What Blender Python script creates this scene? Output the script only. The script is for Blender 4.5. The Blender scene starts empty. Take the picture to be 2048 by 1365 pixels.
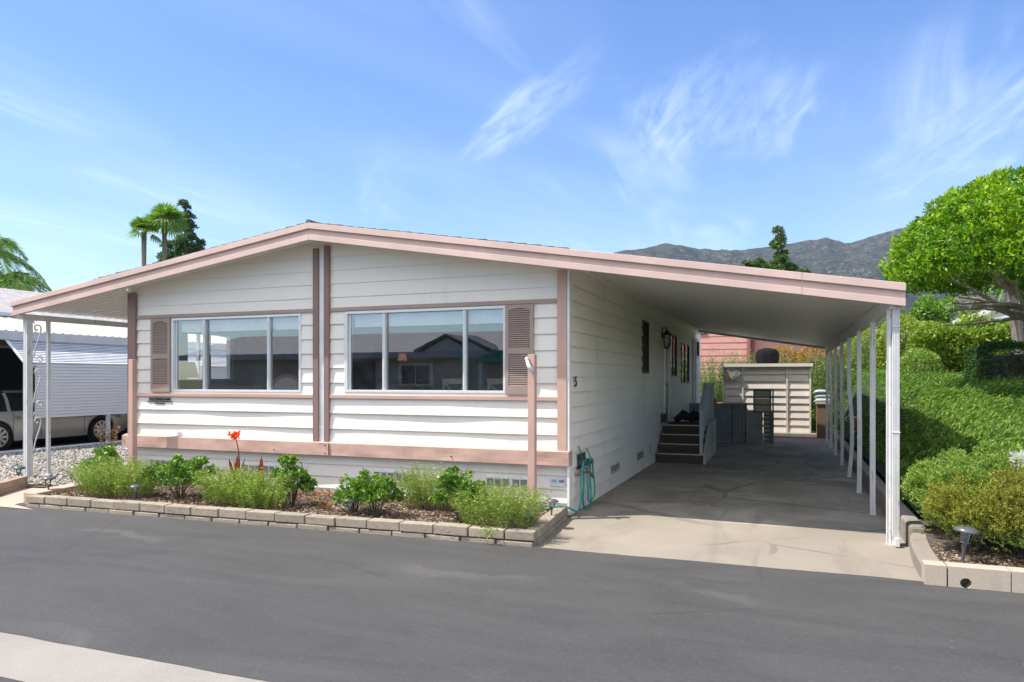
import bpy, math, random
import numpy as np
from mathutils import Vector, noise
random.seed(7)
S = bpy.context.scene
COL = S.collection
R = math.radians

# ------------------------------------------------------------------ camera, sky, sun
cam = bpy.data.objects.new("camera", bpy.data.cameras.new("camera"))
COL.objects.link(cam)
cam.location = (0, 0, 1.75)
YAW = math.atan(551 / 1438)
cam.rotation_euler = (R(90), 0, YAW)
cam.data.sensor_width = 36
cam.data.lens = 1438 / 2048 * 36
cam.data.shift_y = 74.5 / 2048
cam.data.clip_start = 0.05
cam.data.clip_end = 20000
S.camera = cam

SUN_DIR = Vector((0.52, 0.275, -1.0)).normalized()     # the way the light travels
sun_el = math.asin(-SUN_DIR.z)
sun = bpy.data.objects.new("sun", bpy.data.lights.new("sun", 'SUN'))
COL.objects.link(sun)
sun.rotation_euler = SUN_DIR.to_track_quat('-Z', 'Y').to_euler()
sun.location = (-20, -10, 40)
sun.data.energy = 4.3
sun.data.angle = R(0.5)
sun.data.color = (1.0, 0.95, 0.88)

W = bpy.data.worlds.new("World")
S.world = W
W.use_nodes = True
wt = W.node_tree
for n in list(wt.nodes): wt.nodes.remove(n)
def wn(t, **k):
    n = wt.nodes.new(t)
    for a, b in k.items(): setattr(n, a, b)
    return n
sky = wn('ShaderNodeTexSky', sky_type='NISHITA', sun_disc=False, sun_elevation=sun_el, altitude=100)
sky.sun_rotation = math.atan2(-SUN_DIR.x, -SUN_DIR.y)
sky.air_density = 1.0; sky.dust_density = 0.3; sky.ozone_density = 3.0
def wm(op, a, b=None):
    n = wn('ShaderNodeMath', operation=op)
    for i, v in enumerate((a, b)):
        if v is None: continue
        if isinstance(v, (int, float)): n.inputs[i].default_value = v
        else: wt.links.new(v, n.inputs[i])
    return n.outputs[0]
tc = wn('ShaderNodeTexCoord')
sp = wn('ShaderNodeSeparateXYZ'); wt.links.new(tc.outputs['Generated'], sp.inputs[0])
zz = wm('ADD', wm('MAXIMUM', sp.outputs[2], 0.0), 0.04)
px = wm('DIVIDE', sp.outputs[0], zz); py = wm('DIVIDE', sp.outputs[1], zz)
cb = wn('ShaderNodeCombineXYZ'); wt.links.new(px, cb.inputs[0]); wt.links.new(py, cb.inputs[1])
def cloud_noise(rot, sx, sy, scale, detail, dist, off=(0, 0, 0)):
    m = wn('ShaderNodeMapping'); m.vector_type = 'POINT'
    m.inputs['Rotation'].default_value = (0, 0, rot); m.inputs['Scale'].default_value = (sx, sy, 1)
    m.inputs['Location'].default_value = off
    wt.links.new(cb.outputs[0], m.inputs[0])
    n = wn('ShaderNodeTexNoise'); n.inputs['Scale'].default_value = scale; n.inputs['Detail'].default_value = detail
    n.inputs['Roughness'].default_value = 0.55; n.inputs['Distortion'].default_value = dist
    wt.links.new(m.outputs[0], n.inputs['Vector'])
    return n.outputs['Fac']
def ramp(fac, a, b):
    r = wn('ShaderNodeMapRange'); r.interpolation_type = 'SMOOTHSTEP'
    r.inputs['From Min'].default_value = a; r.inputs['From Max'].default_value = b
    wt.links.new(fac, r.inputs['Value']); return r.outputs[0]
wisp = ramp(cloud_noise(R(-27), 1.0, 0.15, 3.0, 10, 1.1, (3.1, 0.4, 0)), 0.46, 0.82)
patch = ramp(cloud_noise(0, 1, 1, 0.8, 3, 0.3, (5.3, 1.0, 0)), 0.38, 0.60)
veil = ramp(cloud_noise(R(-30), 1.0, 0.35, 0.7, 4, 0.8, (0.7, 2.2, 0)), 0.40, 0.75)
cf = wm('ADD', wm('MULTIPLY', wm('MULTIPLY', wisp, patch), 0.30), wm('MULTIPLY', veil, 0.13))
def streak(cx_, cy_, dx_, dy_, hl, hw, amp, seed):
    ln = math.hypot(dx_, dy_); dx_, dy_ = dx_ / ln, dy_ / ln
    qx, qy = wm('SUBTRACT', px, cx_), wm('SUBTRACT', py, cy_)
    u = wm('ADD', wm('MULTIPLY', qx, dx_), wm('MULTIPLY', qy, dy_)); v = wm('SUBTRACT', wm('MULTIPLY', qy, dx_), wm('MULTIPLY', qx, dy_))
    wob = wm('MULTIPLY', wm('SUBTRACT', cloud_noise(0.3, 1, 1, 1.6, 3, 0.5, (seed, 0, 0)), 0.5), hw * 2.2)
    v2 = wm('ADD', v, wob)
    m = wm('SUBTRACT', wm('SUBTRACT', 1.0, wm('POWER', wm('ABSOLUTE', wm('DIVIDE', u, hl)), 2.0)), wm('POWER', wm('ABSOLUTE', wm('DIVIDE', v2, hw)), 2.0))
    c2 = wn('ShaderNodeCombineXYZ'); wt.links.new(wm('MULTIPLY', u, 0.9), c2.inputs[0]); wt.links.new(wm('MULTIPLY', v, 4.2), c2.inputs[1])
    nn = wn('ShaderNodeTexNoise'); nn.inputs['Scale'].default_value = 2.6; nn.inputs['Detail'].default_value = 6; nn.inputs['Roughness'].default_value = .55; nn.inputs['Distortion'].default_value = 1.3
    wt.links.new(c2.outputs[0], nn.inputs['Vector'])
    return wm('MULTIPLY', wm('MULTIPLY', wm('POWER', ramp(m, -0.1, 1.0), 1.4), ramp(nn.outputs['Fac'], 0.25, 0.85)), amp * 0.85)
for st_ in ((-.86, 2.33, .665, -.73, .62, .14, .52, 1.0), (-.30, 2.50, .21, -.68, .62, .27, .40, 4.0), (-.06, 2.66, -.10, .74, .55, .19, .38, 7.0), (.57, 3.1, -.18, 1.14, 1.0, .30, .32, 9.0), (-1.75, 2.9, .5, -.8, .8, .20, .20, 12.0)):
    cf = wm('ADD', cf, streak(*st_))
hv = wm('MULTIPLY', wm('POWER', wm('SUBTRACT', 1.0, wm('MAXIMUM', sp.outputs[2], 0.0)), 5.0), 0.20)
cf = wm('MINIMUM', wm('ADD', cf, hv), 0.85)
hue = wn('ShaderNodeHueSaturation'); hue.inputs['Saturation'].default_value = 1.22; hue.inputs['Value'].default_value = .96; hue.inputs['Hue'].default_value = .509
wt.links.new(sky.outputs[0], hue.inputs['Color'])
mixc = wn('ShaderNodeMixRGB'); mixc.inputs[2].default_value = (5.6, 6.0, 6.5, 1)
wt.links.new(cf, mixc.inputs[0]); wt.links.new(hue.outputs[0], mixc.inputs[1])
# unseen bright cloud sheet added behind the camera to lift shade on the facade
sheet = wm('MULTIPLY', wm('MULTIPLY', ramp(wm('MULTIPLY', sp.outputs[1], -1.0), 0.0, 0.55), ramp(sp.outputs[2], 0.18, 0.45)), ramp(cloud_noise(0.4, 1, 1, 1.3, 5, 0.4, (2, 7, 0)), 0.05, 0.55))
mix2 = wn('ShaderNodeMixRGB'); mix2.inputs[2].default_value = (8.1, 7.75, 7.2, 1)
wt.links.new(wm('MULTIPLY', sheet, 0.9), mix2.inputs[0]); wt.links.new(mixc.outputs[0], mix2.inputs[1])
bg = wn('ShaderNodeBackground'); bg.inputs['Strength'].default_value = 0.15
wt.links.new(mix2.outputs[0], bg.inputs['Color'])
wo = wn('ShaderNodeOutputWorld'); wt.links.new(bg.outputs[0], wo.inputs['Surface'])

S.view_settings.view_transform = 'Standard'
S.view_settings.look = 'None'
S.view_settings.exposure = 0.72
S.view_settings.gamma = 1
S.cycles.max_bounces = 10
S.cycles.diffuse_bounces = 7
S.cycles.transparent_max_bounces = 12
S.cycles.use_denoising = True

# ------------------------------------------------------------------ helpers
def tag(o, label=None, cat=None, group=None, kind=None):
    if label: o['label'] = label
    if cat: o['category'] = cat
    if group: o['group'] = group
    if kind: o['kind'] = kind
    return o
def empty(name, loc=(0, 0, 0), label=None, cat=None, group=None):
    o = bpy.data.objects.new(name, None); o.location = loc; COL.objects.link(o)
    o.empty_display_size = 0.1
    return tag(o, label, cat, group)
def world_loc(p):
    v = Vector((0, 0, 0))
    while p is not None:
        v += p.location; p = p.parent
    return v
def kids(o): return [c for c in bpy.data.objects if c.parent == o]
def copy_tree(o, parent=None, ch=None):
    c = o.copy(); COL.objects.link(c); c.parent = parent
    for k in kids(o): copy_tree(k, c)
    return c

class MB:
    def __init__(s): s.v = []; s.f = []; s.m = []; s.sm = []
    def face(s, pts, mi=0, sm=False):
        b = len(s.v); s.v.extend([tuple(p) for p in pts]); s.f.append(tuple(range(b, b + len(pts)))); s.m.append(mi); s.sm.append(sm)
    def mesh(s, vs, fs, mi=0, sm=False):
        b = len(s.v); s.v.extend([tuple(p) for p in vs])
        for f in fs: s.f.append(tuple(i + b for i in f)); s.m.append(mi); s.sm.append(sm)
    def box(s, x0, x1, y0, y1, z0, z1, mi=0, bev=0.0):
        if x0 > x1: x0, x1 = x1, x0
        if y0 > y1: y0, y1 = y1, y0
        if z0 > z1: z0, z1 = z1, z0
        vs = [(x, y, z) for z in (z0, z1) for y in (y0, y1) for x in (x0, x1)]
        s.mesh(vs, [(0, 2, 3, 1), (4, 5, 7, 6), (0, 1, 5, 4), (2, 6, 7, 3), (0, 4, 6, 2), (1, 3, 7, 5)], mi)
    def prism(s, poly, axis, a, b, mi=0):
        """poly: 2D points; axis 'x','y','z' extruded from a to b"""
        def P(p, t):
            return {'x': (t, p[0], p[1]), 'y': (p[0], t, p[1]), 'z': (p[0], p[1], t)}[axis]
        n = len(poly)
        vs = [P(p, a) for p in poly] + [P(p, b) for p in poly]
        fs = [tuple(range(n)), tuple(range(2 * n - 1, n - 1, -1))] + [(i, i + n, (i + 1) % n + n, (i + 1) % n) for i in range(n)]
        s.mesh(vs, fs, mi)
    def tube(s, pts, r, seg=8, mi=0, caps=True):
        pts = [Vector(p) for p in pts]; n = len(pts)
        rs = r if isinstance(r, (list, tuple)) else [r] * n
        vs = []; u = None
        for i, p in enumerate(pts):
            t = (pts[min(i + 1, n - 1)] - pts[max(i - 1, 0)]).normalized()
            if u is None:
                u = t.orthogonal().normalized()
            else:
                u = (u - t * u.dot(t))
                u = u.normalized() if u.length > 1e-6 else t.orthogonal().normalized()
            w = t.cross(u)
            for k in range(seg):
                a = 2 * math.pi * k / seg
                vs.append(p + (u * math.cos(a) + w * math.sin(a)) * rs[i])
        fs = []
        for i in range(n - 1):
            for k in range(seg):
                fs.append((i * seg + k, i * seg + (k + 1) % seg, (i + 1) * seg + (k + 1) % seg, (i + 1) * seg + k))
        s.mesh(vs, fs, mi, True)
        if caps:
            s.face(vs[:seg][::-1], mi); s.face(vs[-seg:], mi)
    def lathe(s, c, prof, seg=20, mi=0, axis='z'):
        vs = []
        for (r, h) in prof:
            for k in range(seg):
                a = 2 * math.pi * k / seg
                if axis == 'z': vs.append((c[0] + r * math.cos(a), c[1] + r * math.sin(a), c[2] + h))
                elif axis == 'x': vs.append((c[0] + h, c[1] + r * math.cos(a), c[2] + r * math.sin(a)))
                else: vs.append((c[0] + r * math.cos(a), c[1] + h, c[2] + r * math.sin(a)))
        fs = []
        for i in range(len(prof) - 1):
            for k in range(seg):
                fs.append((i * seg + k, i * seg + (k + 1) % seg, (i + 1) * seg + (k + 1) % seg, (i + 1) * seg + k))
        s.mesh(vs, fs, mi, True)
        s.face(vs[:seg][::-1], mi); s.face(vs[-seg:], mi)
    def build(s, name, mats, parent=None, bevel=0.0, local=False):
        me = bpy.data.meshes.new(name)
        off = Vector((0, 0, 0)) if local else world_loc(parent)
        me.from_pydata([(x - off.x, y - off.y, z - off.z) for x, y, z in s.v], [], s.f)
        if not isinstance(mats, (list, tuple)): mats = [mats]
        for m in mats: me.materials.append(m)
        me.polygons.foreach_set('material_index', s.m)
        me.polygons.foreach_set('use_smooth', s.sm)
        me.update()
        o = bpy.data.objects.new(name, me); COL.objects.link(o); o.parent = parent
        if bevel:
            md = o.modifiers.new('b', 'BEVEL'); md.width = bevel; md.segments = 2; md.limit_method = 'ANGLE'
            md.harden_normals = False
        return o

def np_mesh(name, V, F, mat, parent=None, smooth=False, local=False):
    """V (n,3), F (m,k) constant k"""
    me = bpy.data.meshes.new(name)
    V = np.asarray(V, dtype=np.float32); F = np.asarray(F, dtype=np.int32)
    if parent is not None and not local:
        V = V - np.array(world_loc(parent), dtype=np.float32)
    k = F.shape[1]
    me.vertices.add(len(V)); me.vertices.foreach_set('co', V.ravel())
    me.loops.add(F.size); me.loops.foreach_set('vertex_index', F.ravel())
    me.polygons.add(len(F)); me.polygons.foreach_set('loop_start', np.arange(0, F.size, k, dtype=np.int32))
    me.polygons.foreach_set('loop_total', np.full(len(F), k, dtype=np.int32))
    if smooth: me.polygons.foreach_set('use_smooth', np.ones(len(F), dtype=bool))
    me.materials.append(mat); me.update(calc_edges=True); me.validate()
    o = bpy.data.objects.new(name, me); COL.objects.link(o); o.parent = parent
    return o
rg = np.random.default_rng(11)
def nrm(a): return a / (np.linalg.norm(a, axis=1, keepdims=True) + 1e-9)
def leaf_arrays(C, D, L, Wd, fold=0.25):
    """rhombic leaves: centre C, axis D, random roll"""
    n = len(C); D = nrm(D)
    r = nrm(rg.normal(size=(n, 3))); U = nrm(np.cross(D, r)); N = np.cross(D, U)
    L = np.broadcast_to(np.asarray(L, dtype=float).reshape(-1, 1), (n, 1)); Wd = np.broadcast_to(np.asarray(Wd, dtype=float).reshape(-1, 1), (n, 1))
    a = C - D * L * .5; b = C + U * Wd * .5 + N * Wd * fold; c = C + D * L * .5; d = C - U * Wd * .5 + N * Wd * fold
    V = np.stack([a, b, c, d], 1).reshape(-1, 3)
    F = np.arange(4 * n).reshape(n, 4)
    return V, F
def leaves(name, C, D, L, Wd, mat, parent=None, local=False):
    V, F = leaf_arrays(C, D, L, Wd)
    return np_mesh(name, V, F, mat, parent, local=local)
def sphere_pts(n):
    return nrm(rg.normal(size=(n, 3)))

# ------------------------------------------------------------------ materials
def mat(name):
    m = bpy.data.materials.new(name); m.use_nodes = True
    nt = m.node_tree; b = nt.nodes['Principled BSDF']
    return m, nt, b
def N(nt, t, ins=None, **k):
    n = nt.nodes.new(t)
    for a, b in k.items(): setattr(n, a, b)
    for a, b in (ins or {}).items():
        if hasattr(b, 'is_linked') or isinstance(b, bpy.types.NodeSocket): nt.links.new(b, n.inputs[a])
        else: n.inputs[a].default_value = b
    return n
def coords(nt, scale=(1, 1, 1), kind='Object'):
    t = N(nt, 'ShaderNodeTexCoord')
    return N(nt, 'ShaderNodeMapping', {'Vector': t.outputs[kind], 'Scale': scale}).outputs[0]
def noise_fac(nt, vec, scale, detail=4, rough=.55, dist=0.0):
    return N(nt, 'ShaderNodeTexNoise', {'Vector': vec, 'Scale': scale, 'Detail': detail, 'Roughness': rough, 'Distortion': dist}).outputs['Fac']
def cramp(nt, fac, stops):
    r = N(nt, 'ShaderNodeValToRGB', {'Fac': fac}); e = r.color_ramp.elements
    while len(e) < len(stops): e.new(0.5)
    for i, (p, c) in enumerate(stops):
        e[i].position = p; e[i].color = (*c, 1) if len(c) == 3 else c
    return r.outputs['Color']
def mixc_(nt, f, a, b, mode='MIX'):
    n = N(nt, 'ShaderNodeMixRGB', blend_type=mode)
    for i, v in enumerate((f, a, b)):
        if isinstance(v, bpy.types.NodeSocket): nt.links.new(v, n.inputs[i])
        elif i == 0: n.inputs[0].default_value = v
        else: n.inputs[i].default_value = (*v, 1)
    return n.outputs[0]
def mrange(nt, v, a, b, c=0.0, d=1.0):
    return N(nt, 'ShaderNodeMapRange', {'Value': v, 'From Min': a, 'From Max': b, 'To Min': c, 'To Max': d}).outputs[0]
def bump(nt, b, h, strength=.3, dist=.01):
    bn = N(nt, 'ShaderNodeBump', {'Height': h, 'Strength': strength, 'Distance': dist})
    nt.links.new(bn.outputs[0], b.inputs['Normal'])
def scale_col(c, k): return tuple(min(1, x * k) for x in c)

def plain(name, col, rough=.5, metal=0.0, var=.12, vscale=3.0, bscale=0, bstr=.2, spec=.5):
    m, nt, b = mat(name)
    v = coords(nt)
    f = noise_fac(nt, v, vscale, 5, .6)
    c = cramp(nt, f, [(.3, scale_col(col, 1 - var)), (.7, scale_col(col, 1 + var * .6))])
    nt.links.new(c, b.inputs['Base Color'])
    b.inputs['Roughness'].default_value = rough; b.inputs['Metallic'].default_value = metal
    b.inputs['Specular IOR Level'].default_value = spec
    if bscale: bump(nt, b, noise_fac(nt, v, bscale, 4, .6), bstr, .004)
    return m

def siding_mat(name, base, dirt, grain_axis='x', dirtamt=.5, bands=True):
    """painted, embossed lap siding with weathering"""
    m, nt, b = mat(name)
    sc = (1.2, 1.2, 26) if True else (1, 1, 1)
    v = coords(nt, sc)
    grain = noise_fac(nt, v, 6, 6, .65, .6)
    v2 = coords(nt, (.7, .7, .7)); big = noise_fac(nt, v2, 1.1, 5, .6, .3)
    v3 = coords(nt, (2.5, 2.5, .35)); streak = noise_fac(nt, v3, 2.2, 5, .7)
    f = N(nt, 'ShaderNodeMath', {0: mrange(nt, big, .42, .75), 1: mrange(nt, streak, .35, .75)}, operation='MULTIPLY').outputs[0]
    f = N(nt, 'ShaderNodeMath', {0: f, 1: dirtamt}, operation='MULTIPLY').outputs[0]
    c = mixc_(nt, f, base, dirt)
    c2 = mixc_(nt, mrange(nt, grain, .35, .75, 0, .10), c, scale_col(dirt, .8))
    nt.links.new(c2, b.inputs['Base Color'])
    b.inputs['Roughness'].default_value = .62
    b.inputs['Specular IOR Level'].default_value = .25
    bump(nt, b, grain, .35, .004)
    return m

M = {}
M['siding'] = siding_mat('white_siding', (.86, .825, .77), (.58, .55, .47), dirtamt=.35)
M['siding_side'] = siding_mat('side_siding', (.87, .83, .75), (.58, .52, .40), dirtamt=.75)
M['skirt'] = siding_mat('skirting_siding', (.82, .80, .765), (.6, .52, .38), dirtamt=.5)
def paint(name, col, rough=.55):
    m, nt, b = mat(name)
    v = coords(nt, (3, 3, 22)); g = noise_fac(nt, v, 5, 6, .65, .5)
    v2 = coords(nt); w = noise_fac(nt, v2, 1.6, 5, .65)
    c = cramp(nt, w, [(.3, scale_col(col, .88)), (.72, scale_col(col, 1.08))])
    chips = mrange(nt, noise_fac(nt, v2, 34, 3, .6), .70, .76)
    c = mixc_(nt, N(nt, 'ShaderNodeMath', {0: chips, 1: .25}, operation='MULTIPLY').outputs[0], c, scale_col(col, .5))
    nt.links.new(c, b.inputs['Base Color']); b.inputs['Roughness'].default_value = rough
    b.inputs['Specular IOR Level'].default_value = .3
    bump(nt, b, g, .25, .004)
    return m
M['pink'] = paint('dusty_pink_paint', (.57, .375, .315))
M['fascia'] = paint('pale_pink_fascia_paint', (.68, .50, .445))
M['mauve'] = paint('mauve_brown_trim', (.27, .175, .155))
M['taupe'] = paint('taupe_shutter', (.39, .295, .255))
M['white'] = plain('white_paint', (.78, .78, .78), .45, bscale=40, bstr=.05)
M['postwhite'] = None
def worn_white(name, base=(.68, .68, .68), amt=.60):
    m, nt, b = mat(name)
    v = coords(nt, (6, 6, 1.2)); w = noise_fac(nt, v, 3, 6, .7)
    f = mrange(nt, w, amt, amt + .06)
    v2 = coords(nt); g = noise_fac(nt, v2, 5, 4, .6)
    c = cramp(nt, g, [(.3, scale_col(base, .86)), (.7, base)])
    c = mixc_(nt, f, c, (.30, .27, .24))
    nt.links.new(c, b.inputs['Base Color']); b.inputs['Roughness'].default_value = .5
    return m
M['postwhite'] = worn_white('worn_white_metal')
M['pan'] = None
def pan_mat():
    m, nt, b = mat('aluminium_roof_pan')
    v = coords(nt, (.4, 3, 1)); w = noise_fac(nt, v, 1.6, 5, .6)
    c = cramp(nt, w, [(.25, (.74, .72, .68)), (.6, (.83, .81, .78)), (.85, (.86, .85, .82))])
    nt.links.new(c, b.inputs['Base Color']); b.inputs['Roughness'].default_value = .42
    b.inputs['Metallic'].default_value = .15
    return m
M['pan'] = pan_mat()
M['alum'] = plain('window_aluminium', (.62, .64, .66), .35, .6, .06)
M['frame_white'] = plain('white_window_frame', (.75, .77, .78), .35, .15, .06)
M['blind'] = plain('white_blind', (.86, .88, .90), .5)
M['black'] = plain('black_plastic', (.02, .02, .022), .4)
M['darkmetal'] = plain('dark_bronze_metal', (.05, .045, .045), .4, .5)
M['dark_room'] = plain('dim_interior', (.30, .28, .26), .9)
M['room_floor'] = plain('interior_carpet', (.22, .19, .16), .95)
def glass(name, refl=.30, tint=(.92, .95, .94)):
    m, nt, b = mat(name); nt.nodes.remove(b)
    out = [n for n in nt.nodes if n.type == 'OUTPUT_MATERIAL'][0]
    tr = N(nt, 'ShaderNodeBsdfTransparent', {'Color': (*tint, 1)})
    gl = N(nt, 'ShaderNodeBsdfGlossy', {'Color': (.9, .95, 1, 1), 'Roughness': .0})
    v = coords(nt, (.35, .35, .5))
    bn = N(nt, 'ShaderNodeBump', {'Height': noise_fac(nt, v, 1.2, 1), 'Strength': .03, 'Distance': .05})
    nt.links.new(bn.outputs[0], gl.inputs['Normal'])
    lw = N(nt, 'ShaderNodeLayerWeight', {'Blend': .25})
    f = N(nt, 'ShaderNodeMath', {0: lw.outputs['Fresnel'], 1: refl}, operation='ADD', use_clamp=True).outputs[0]
    mx = N(nt, 'ShaderNodeMixShader', {0: f, 1: tr.outputs[0], 2: gl.outputs[0]})
    # a little dust film
    df = N(nt, 'ShaderNodeBsdfDiffuse', {'Color': (.55, .6, .62, 1)})
    mx2 = N(nt, 'ShaderNodeMixShader', {0: mrange(nt, noise_fac(nt, coords(nt), 2.2, 5, .7), .45, .8, .0, .06), 1: mx.outputs[0], 2: df.outputs[0]})
    nt.links.new(mx2.outputs[0], out.inputs['Surface'])
    return m
M['glass'] = glass('window_glass', .20, (.97, .98, .98))
M['glass_side'] = glass('side_glass', .02, (.35, .38, .38))
M['lampglass'] = glass('lamp_glass', .06, (.9, .92, .9))

def shingle_mat(name, a, b_, sc=1.0):
    m, nt, b = mat(name)
    v = coords(nt, (1, 1, 1))
    br = N(nt, 'ShaderNodeTexBrick', {'Vector': v, 'Scale': 3.2 * sc, 'Color1': (*a, 1), 'Color2': (*b_, 1), 'Mortar': (*scale_col(a, .4), 1), 'Mortar Size': .012})
    br.inputs['Brick Width'].default_value = .9; br.inputs['Row Height'].default_value = .4
    n = noise_fac(nt, v, 60, 3)
    c = mixc_(nt, mrange(nt, n, .3, .7, 0, .4), br.outputs['Color'], scale_col(b_, 1.3))
    nt.links.new(c, b.inputs['Base Color']); b.inputs['Roughness'].default_value = .95
    bump(nt, b, n, .5, .01)
    return m
M['shingle'] = shingle_mat('dark_shingles', (.07, .07, .072), (.13, .13, .13))
M['shingle_lt'] = shingle_mat('grey_shingles', (.28, .26, .24), (.42, .40, .38))

def asphalt():
    m, nt, b = mat('sealed_asphalt')
    v = coords(nt)
    fine = noise_fac(nt, v, 220, 3, .7)
    mid = noise_fac(nt, v, .55, 5, .6, .6)
    vs = coords(nt, (.35, 1.6, 1)); sweep = noise_fac(nt, vs, 1.1, 6, .62, 1.4)
    c = cramp(nt, mid, [(.3, (.056, .055, .054)), (.7, (.074, .072, .070))])
    c = mixc_(nt, mrange(nt, sweep, .35, .75, 0, .55), c, (.112, .106, .098))
    c = mixc_(nt, mrange(nt, fine, .35, .75, 0, .5), c, (.05, .048, .045))
    blot = mrange(nt, noise_fac(nt, coords(nt, (.7, .9, 1)), .9, 3, .5, .4), .64, .74, 0, .45)
    c = mixc_(nt, blot, c, (.04, .04, .041))
    # dust specks and tyre scuffs
    vo = N(nt, 'ShaderNodeTexVoronoi', {'Vector': v, 'Scale': 5.0}).outputs['Distance']
    sp_ = N(nt, 'ShaderNodeMath', {0: vo, 1: .03}, operation='LESS_THAN').outputs[0]
    gate = mrange(nt, noise_fac(nt, v, .8, 2), .52, .6)
    sp_ = N(nt, 'ShaderNodeMath', {0: sp_, 1: gate}, operation='MULTIPLY').outputs[0]
    c = mixc_(nt, sp_, c, (.35, .33, .30))
    wv = N(nt, 'ShaderNodeTexWave', {'Vector': coords(nt, (1, .6, 1)), 'Scale': .22, 'Distortion': 5.0, 'Detail': 6.0, 'Detail Scale': 1.2}, wave_type='RINGS').outputs['Fac']
    sc_ = N(nt, 'ShaderNodeMath', {0: mrange(nt, wv, .975, .998), 1: mrange(nt, noise_fac(nt, v, .6, 2), .48, .62, 0, .30)}, operation='MULTIPLY').outputs[0]
    c = mixc_(nt, sc_, c, (.16, .15, .14))
    agg = N(nt, 'ShaderNodeTexVoronoi', {'Vector': v, 'Scale': 70.0}).outputs['Color']
    ag = N(nt, 'ShaderNodeSeparateColor', {0: agg}).outputs[0]
    c = mixc_(nt, mrange(nt, ag, .82, 1.0, 0, .14), c, (.20, .19, .175))
    c = mixc_(nt, mrange(nt, ag, .0, .25, .20, 0), c, (.03, .03, .03))
    dv = N(nt, 'ShaderNodeMixRGB', {0: .10, 1: v, 2: N(nt, 'ShaderNodeTexNoise', {'Vector': v, 'Scale': 3.0, 'Detail': 5.0}).outputs['Color']}).outputs[0]
    ce = N(nt, 'ShaderNodeTexVoronoi', {'Vector': dv, 'Scale': .33}, feature='DISTANCE_TO_EDGE').outputs['Distance']
    cg = N(nt, 'ShaderNodeMath', {0: mrange(nt, ce, .0, .008, 1, 0), 1: mrange(nt, noise_fac(nt, v, .35, 2), .45, .55, 0, .5)}, operation='MULTIPLY').outputs[0]
    c = mixc_(nt, cg, c, (.035, .034, .033))
    nt.links.new(c, b.inputs['Base Color'])
    nt.links.new(mrange(nt, mid, .3, .7, .62, .82), b.inputs['Roughness'])
    b.inputs['Specular IOR Level'].default_value = .35
    bump(nt, b, fine, .5, .004)
    return m
M['asphalt'] = asphalt()
def concrete(name, base, dark, stains=.5, speck=120, crack=False):
    m, nt, b = mat(name)
    v = coords(nt)
    fine = noise_fac(nt, v, speck, 4, .7)
    big = noise_fac(nt, v, .9, 6, .65, .5)
    c = mixc_(nt, mrange(nt, big, .35, .72, 0, stains), base, dark)
    c = mixc_(nt, mrange(nt, fine, .45, .7, 0, .45), c, scale_col(dark, .75))
    vst = coords(nt, (1.4, .25, 1)); st = noise_fac(nt, vst, 1.7, 5, .6, .8)
    c = mixc_(nt, mrange(nt, st, .55, .75, 0, stains * .7), c, scale_col(dark, .7))
    h = fine
    if crack:
        ve = N(nt, 'ShaderNodeTexVoronoi', {'Vector': N(nt, 'ShaderNodeMixRGB', {0: .12, 1: v, 2: N(nt, 'ShaderNodeTexNoise', {'Vector': v, 'Scale': 2.5, 'Detail': 4.0}).outputs['Color']}).outputs[0], 'Scale': .42}, feature='DISTANCE_TO_EDGE').outputs['Distance']
        cr = N(nt, 'ShaderNodeMath', {0: ve, 1: .012}, operation='LESS_THAN').outputs[0]
        g = mrange(nt, noise_fac(nt, v, .6, 2), .45, .55, 0, .6)
        cr = N(nt, 'ShaderNodeMath', {0: cr, 1: g}, operation='MULTIPLY').outputs[0]
        c = mixc_(nt, cr, c, scale_col(dark, .8))
    nt.links.new(c, b.inputs['Base Color']); b.inputs['Roughness'].default_value = .88
    b.inputs['Specular IOR Level'].default_value = .25
    bump(nt, b, h, .4, .004)
    return m
M['concrete'] = concrete('driveway_concrete', (.335, .29, .235), (.215, .19, .16), .6, 150, True)
M['slab'] = concrete('carport_slab', (.42, .385, .335), (.19, .175, .155), 1.0, 90, True)
M['gutter'] = concrete('gutter_concrete', (.34, .31, .27), (.23, .21, .185), .6, 110)
M['peach'] = concrete('peach_concrete', (.58, .42, .32), (.42, .31, .25), .5, 90)
def blockmat(name, a, dark):
    m, nt, b = mat(name)
    v = coords(nt)
    f = noise_fac(nt, v, 45, 5, .7); g = noise_fac(nt, v, 2.5, 5, .65)
    c = mixc_(nt, mrange(nt, g, .35, .7, 0, .7), a, dark)
    isl = N(nt, 'ShaderNodeNewGeometry').outputs['Random Per Island']
    c = mixc_(nt, mrange(nt, isl, 0, 1, 0, .45), c, scale_col(dark, 1.05))
    c = mixc_(nt, mrange(nt, noise_fac(nt, coords(nt, (1, 1, 3)), 9, 6, .7, .8), .58, .66, 0, .7), c, scale_col(dark, .38))
    c = mixc_(nt, mrange(nt, f, .5, .75, 0, .6), c, scale_col(dark, .5))
    nt.links.new(c, b.inputs['Base Color']); b.inputs['Roughness'].default_value = .95
    bump(nt, b, f, .8, .01)
    return m
M['block'] = blockmat('weathered_block', (.44, .365, .28), (.25, .215, .17))
M['block_peach'] = blockmat('peach_block', (.48, .36, .27), (.33, .25, .19))
M['mortar'] = plain('mortar', (.16, .15, .14), .95)

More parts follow.
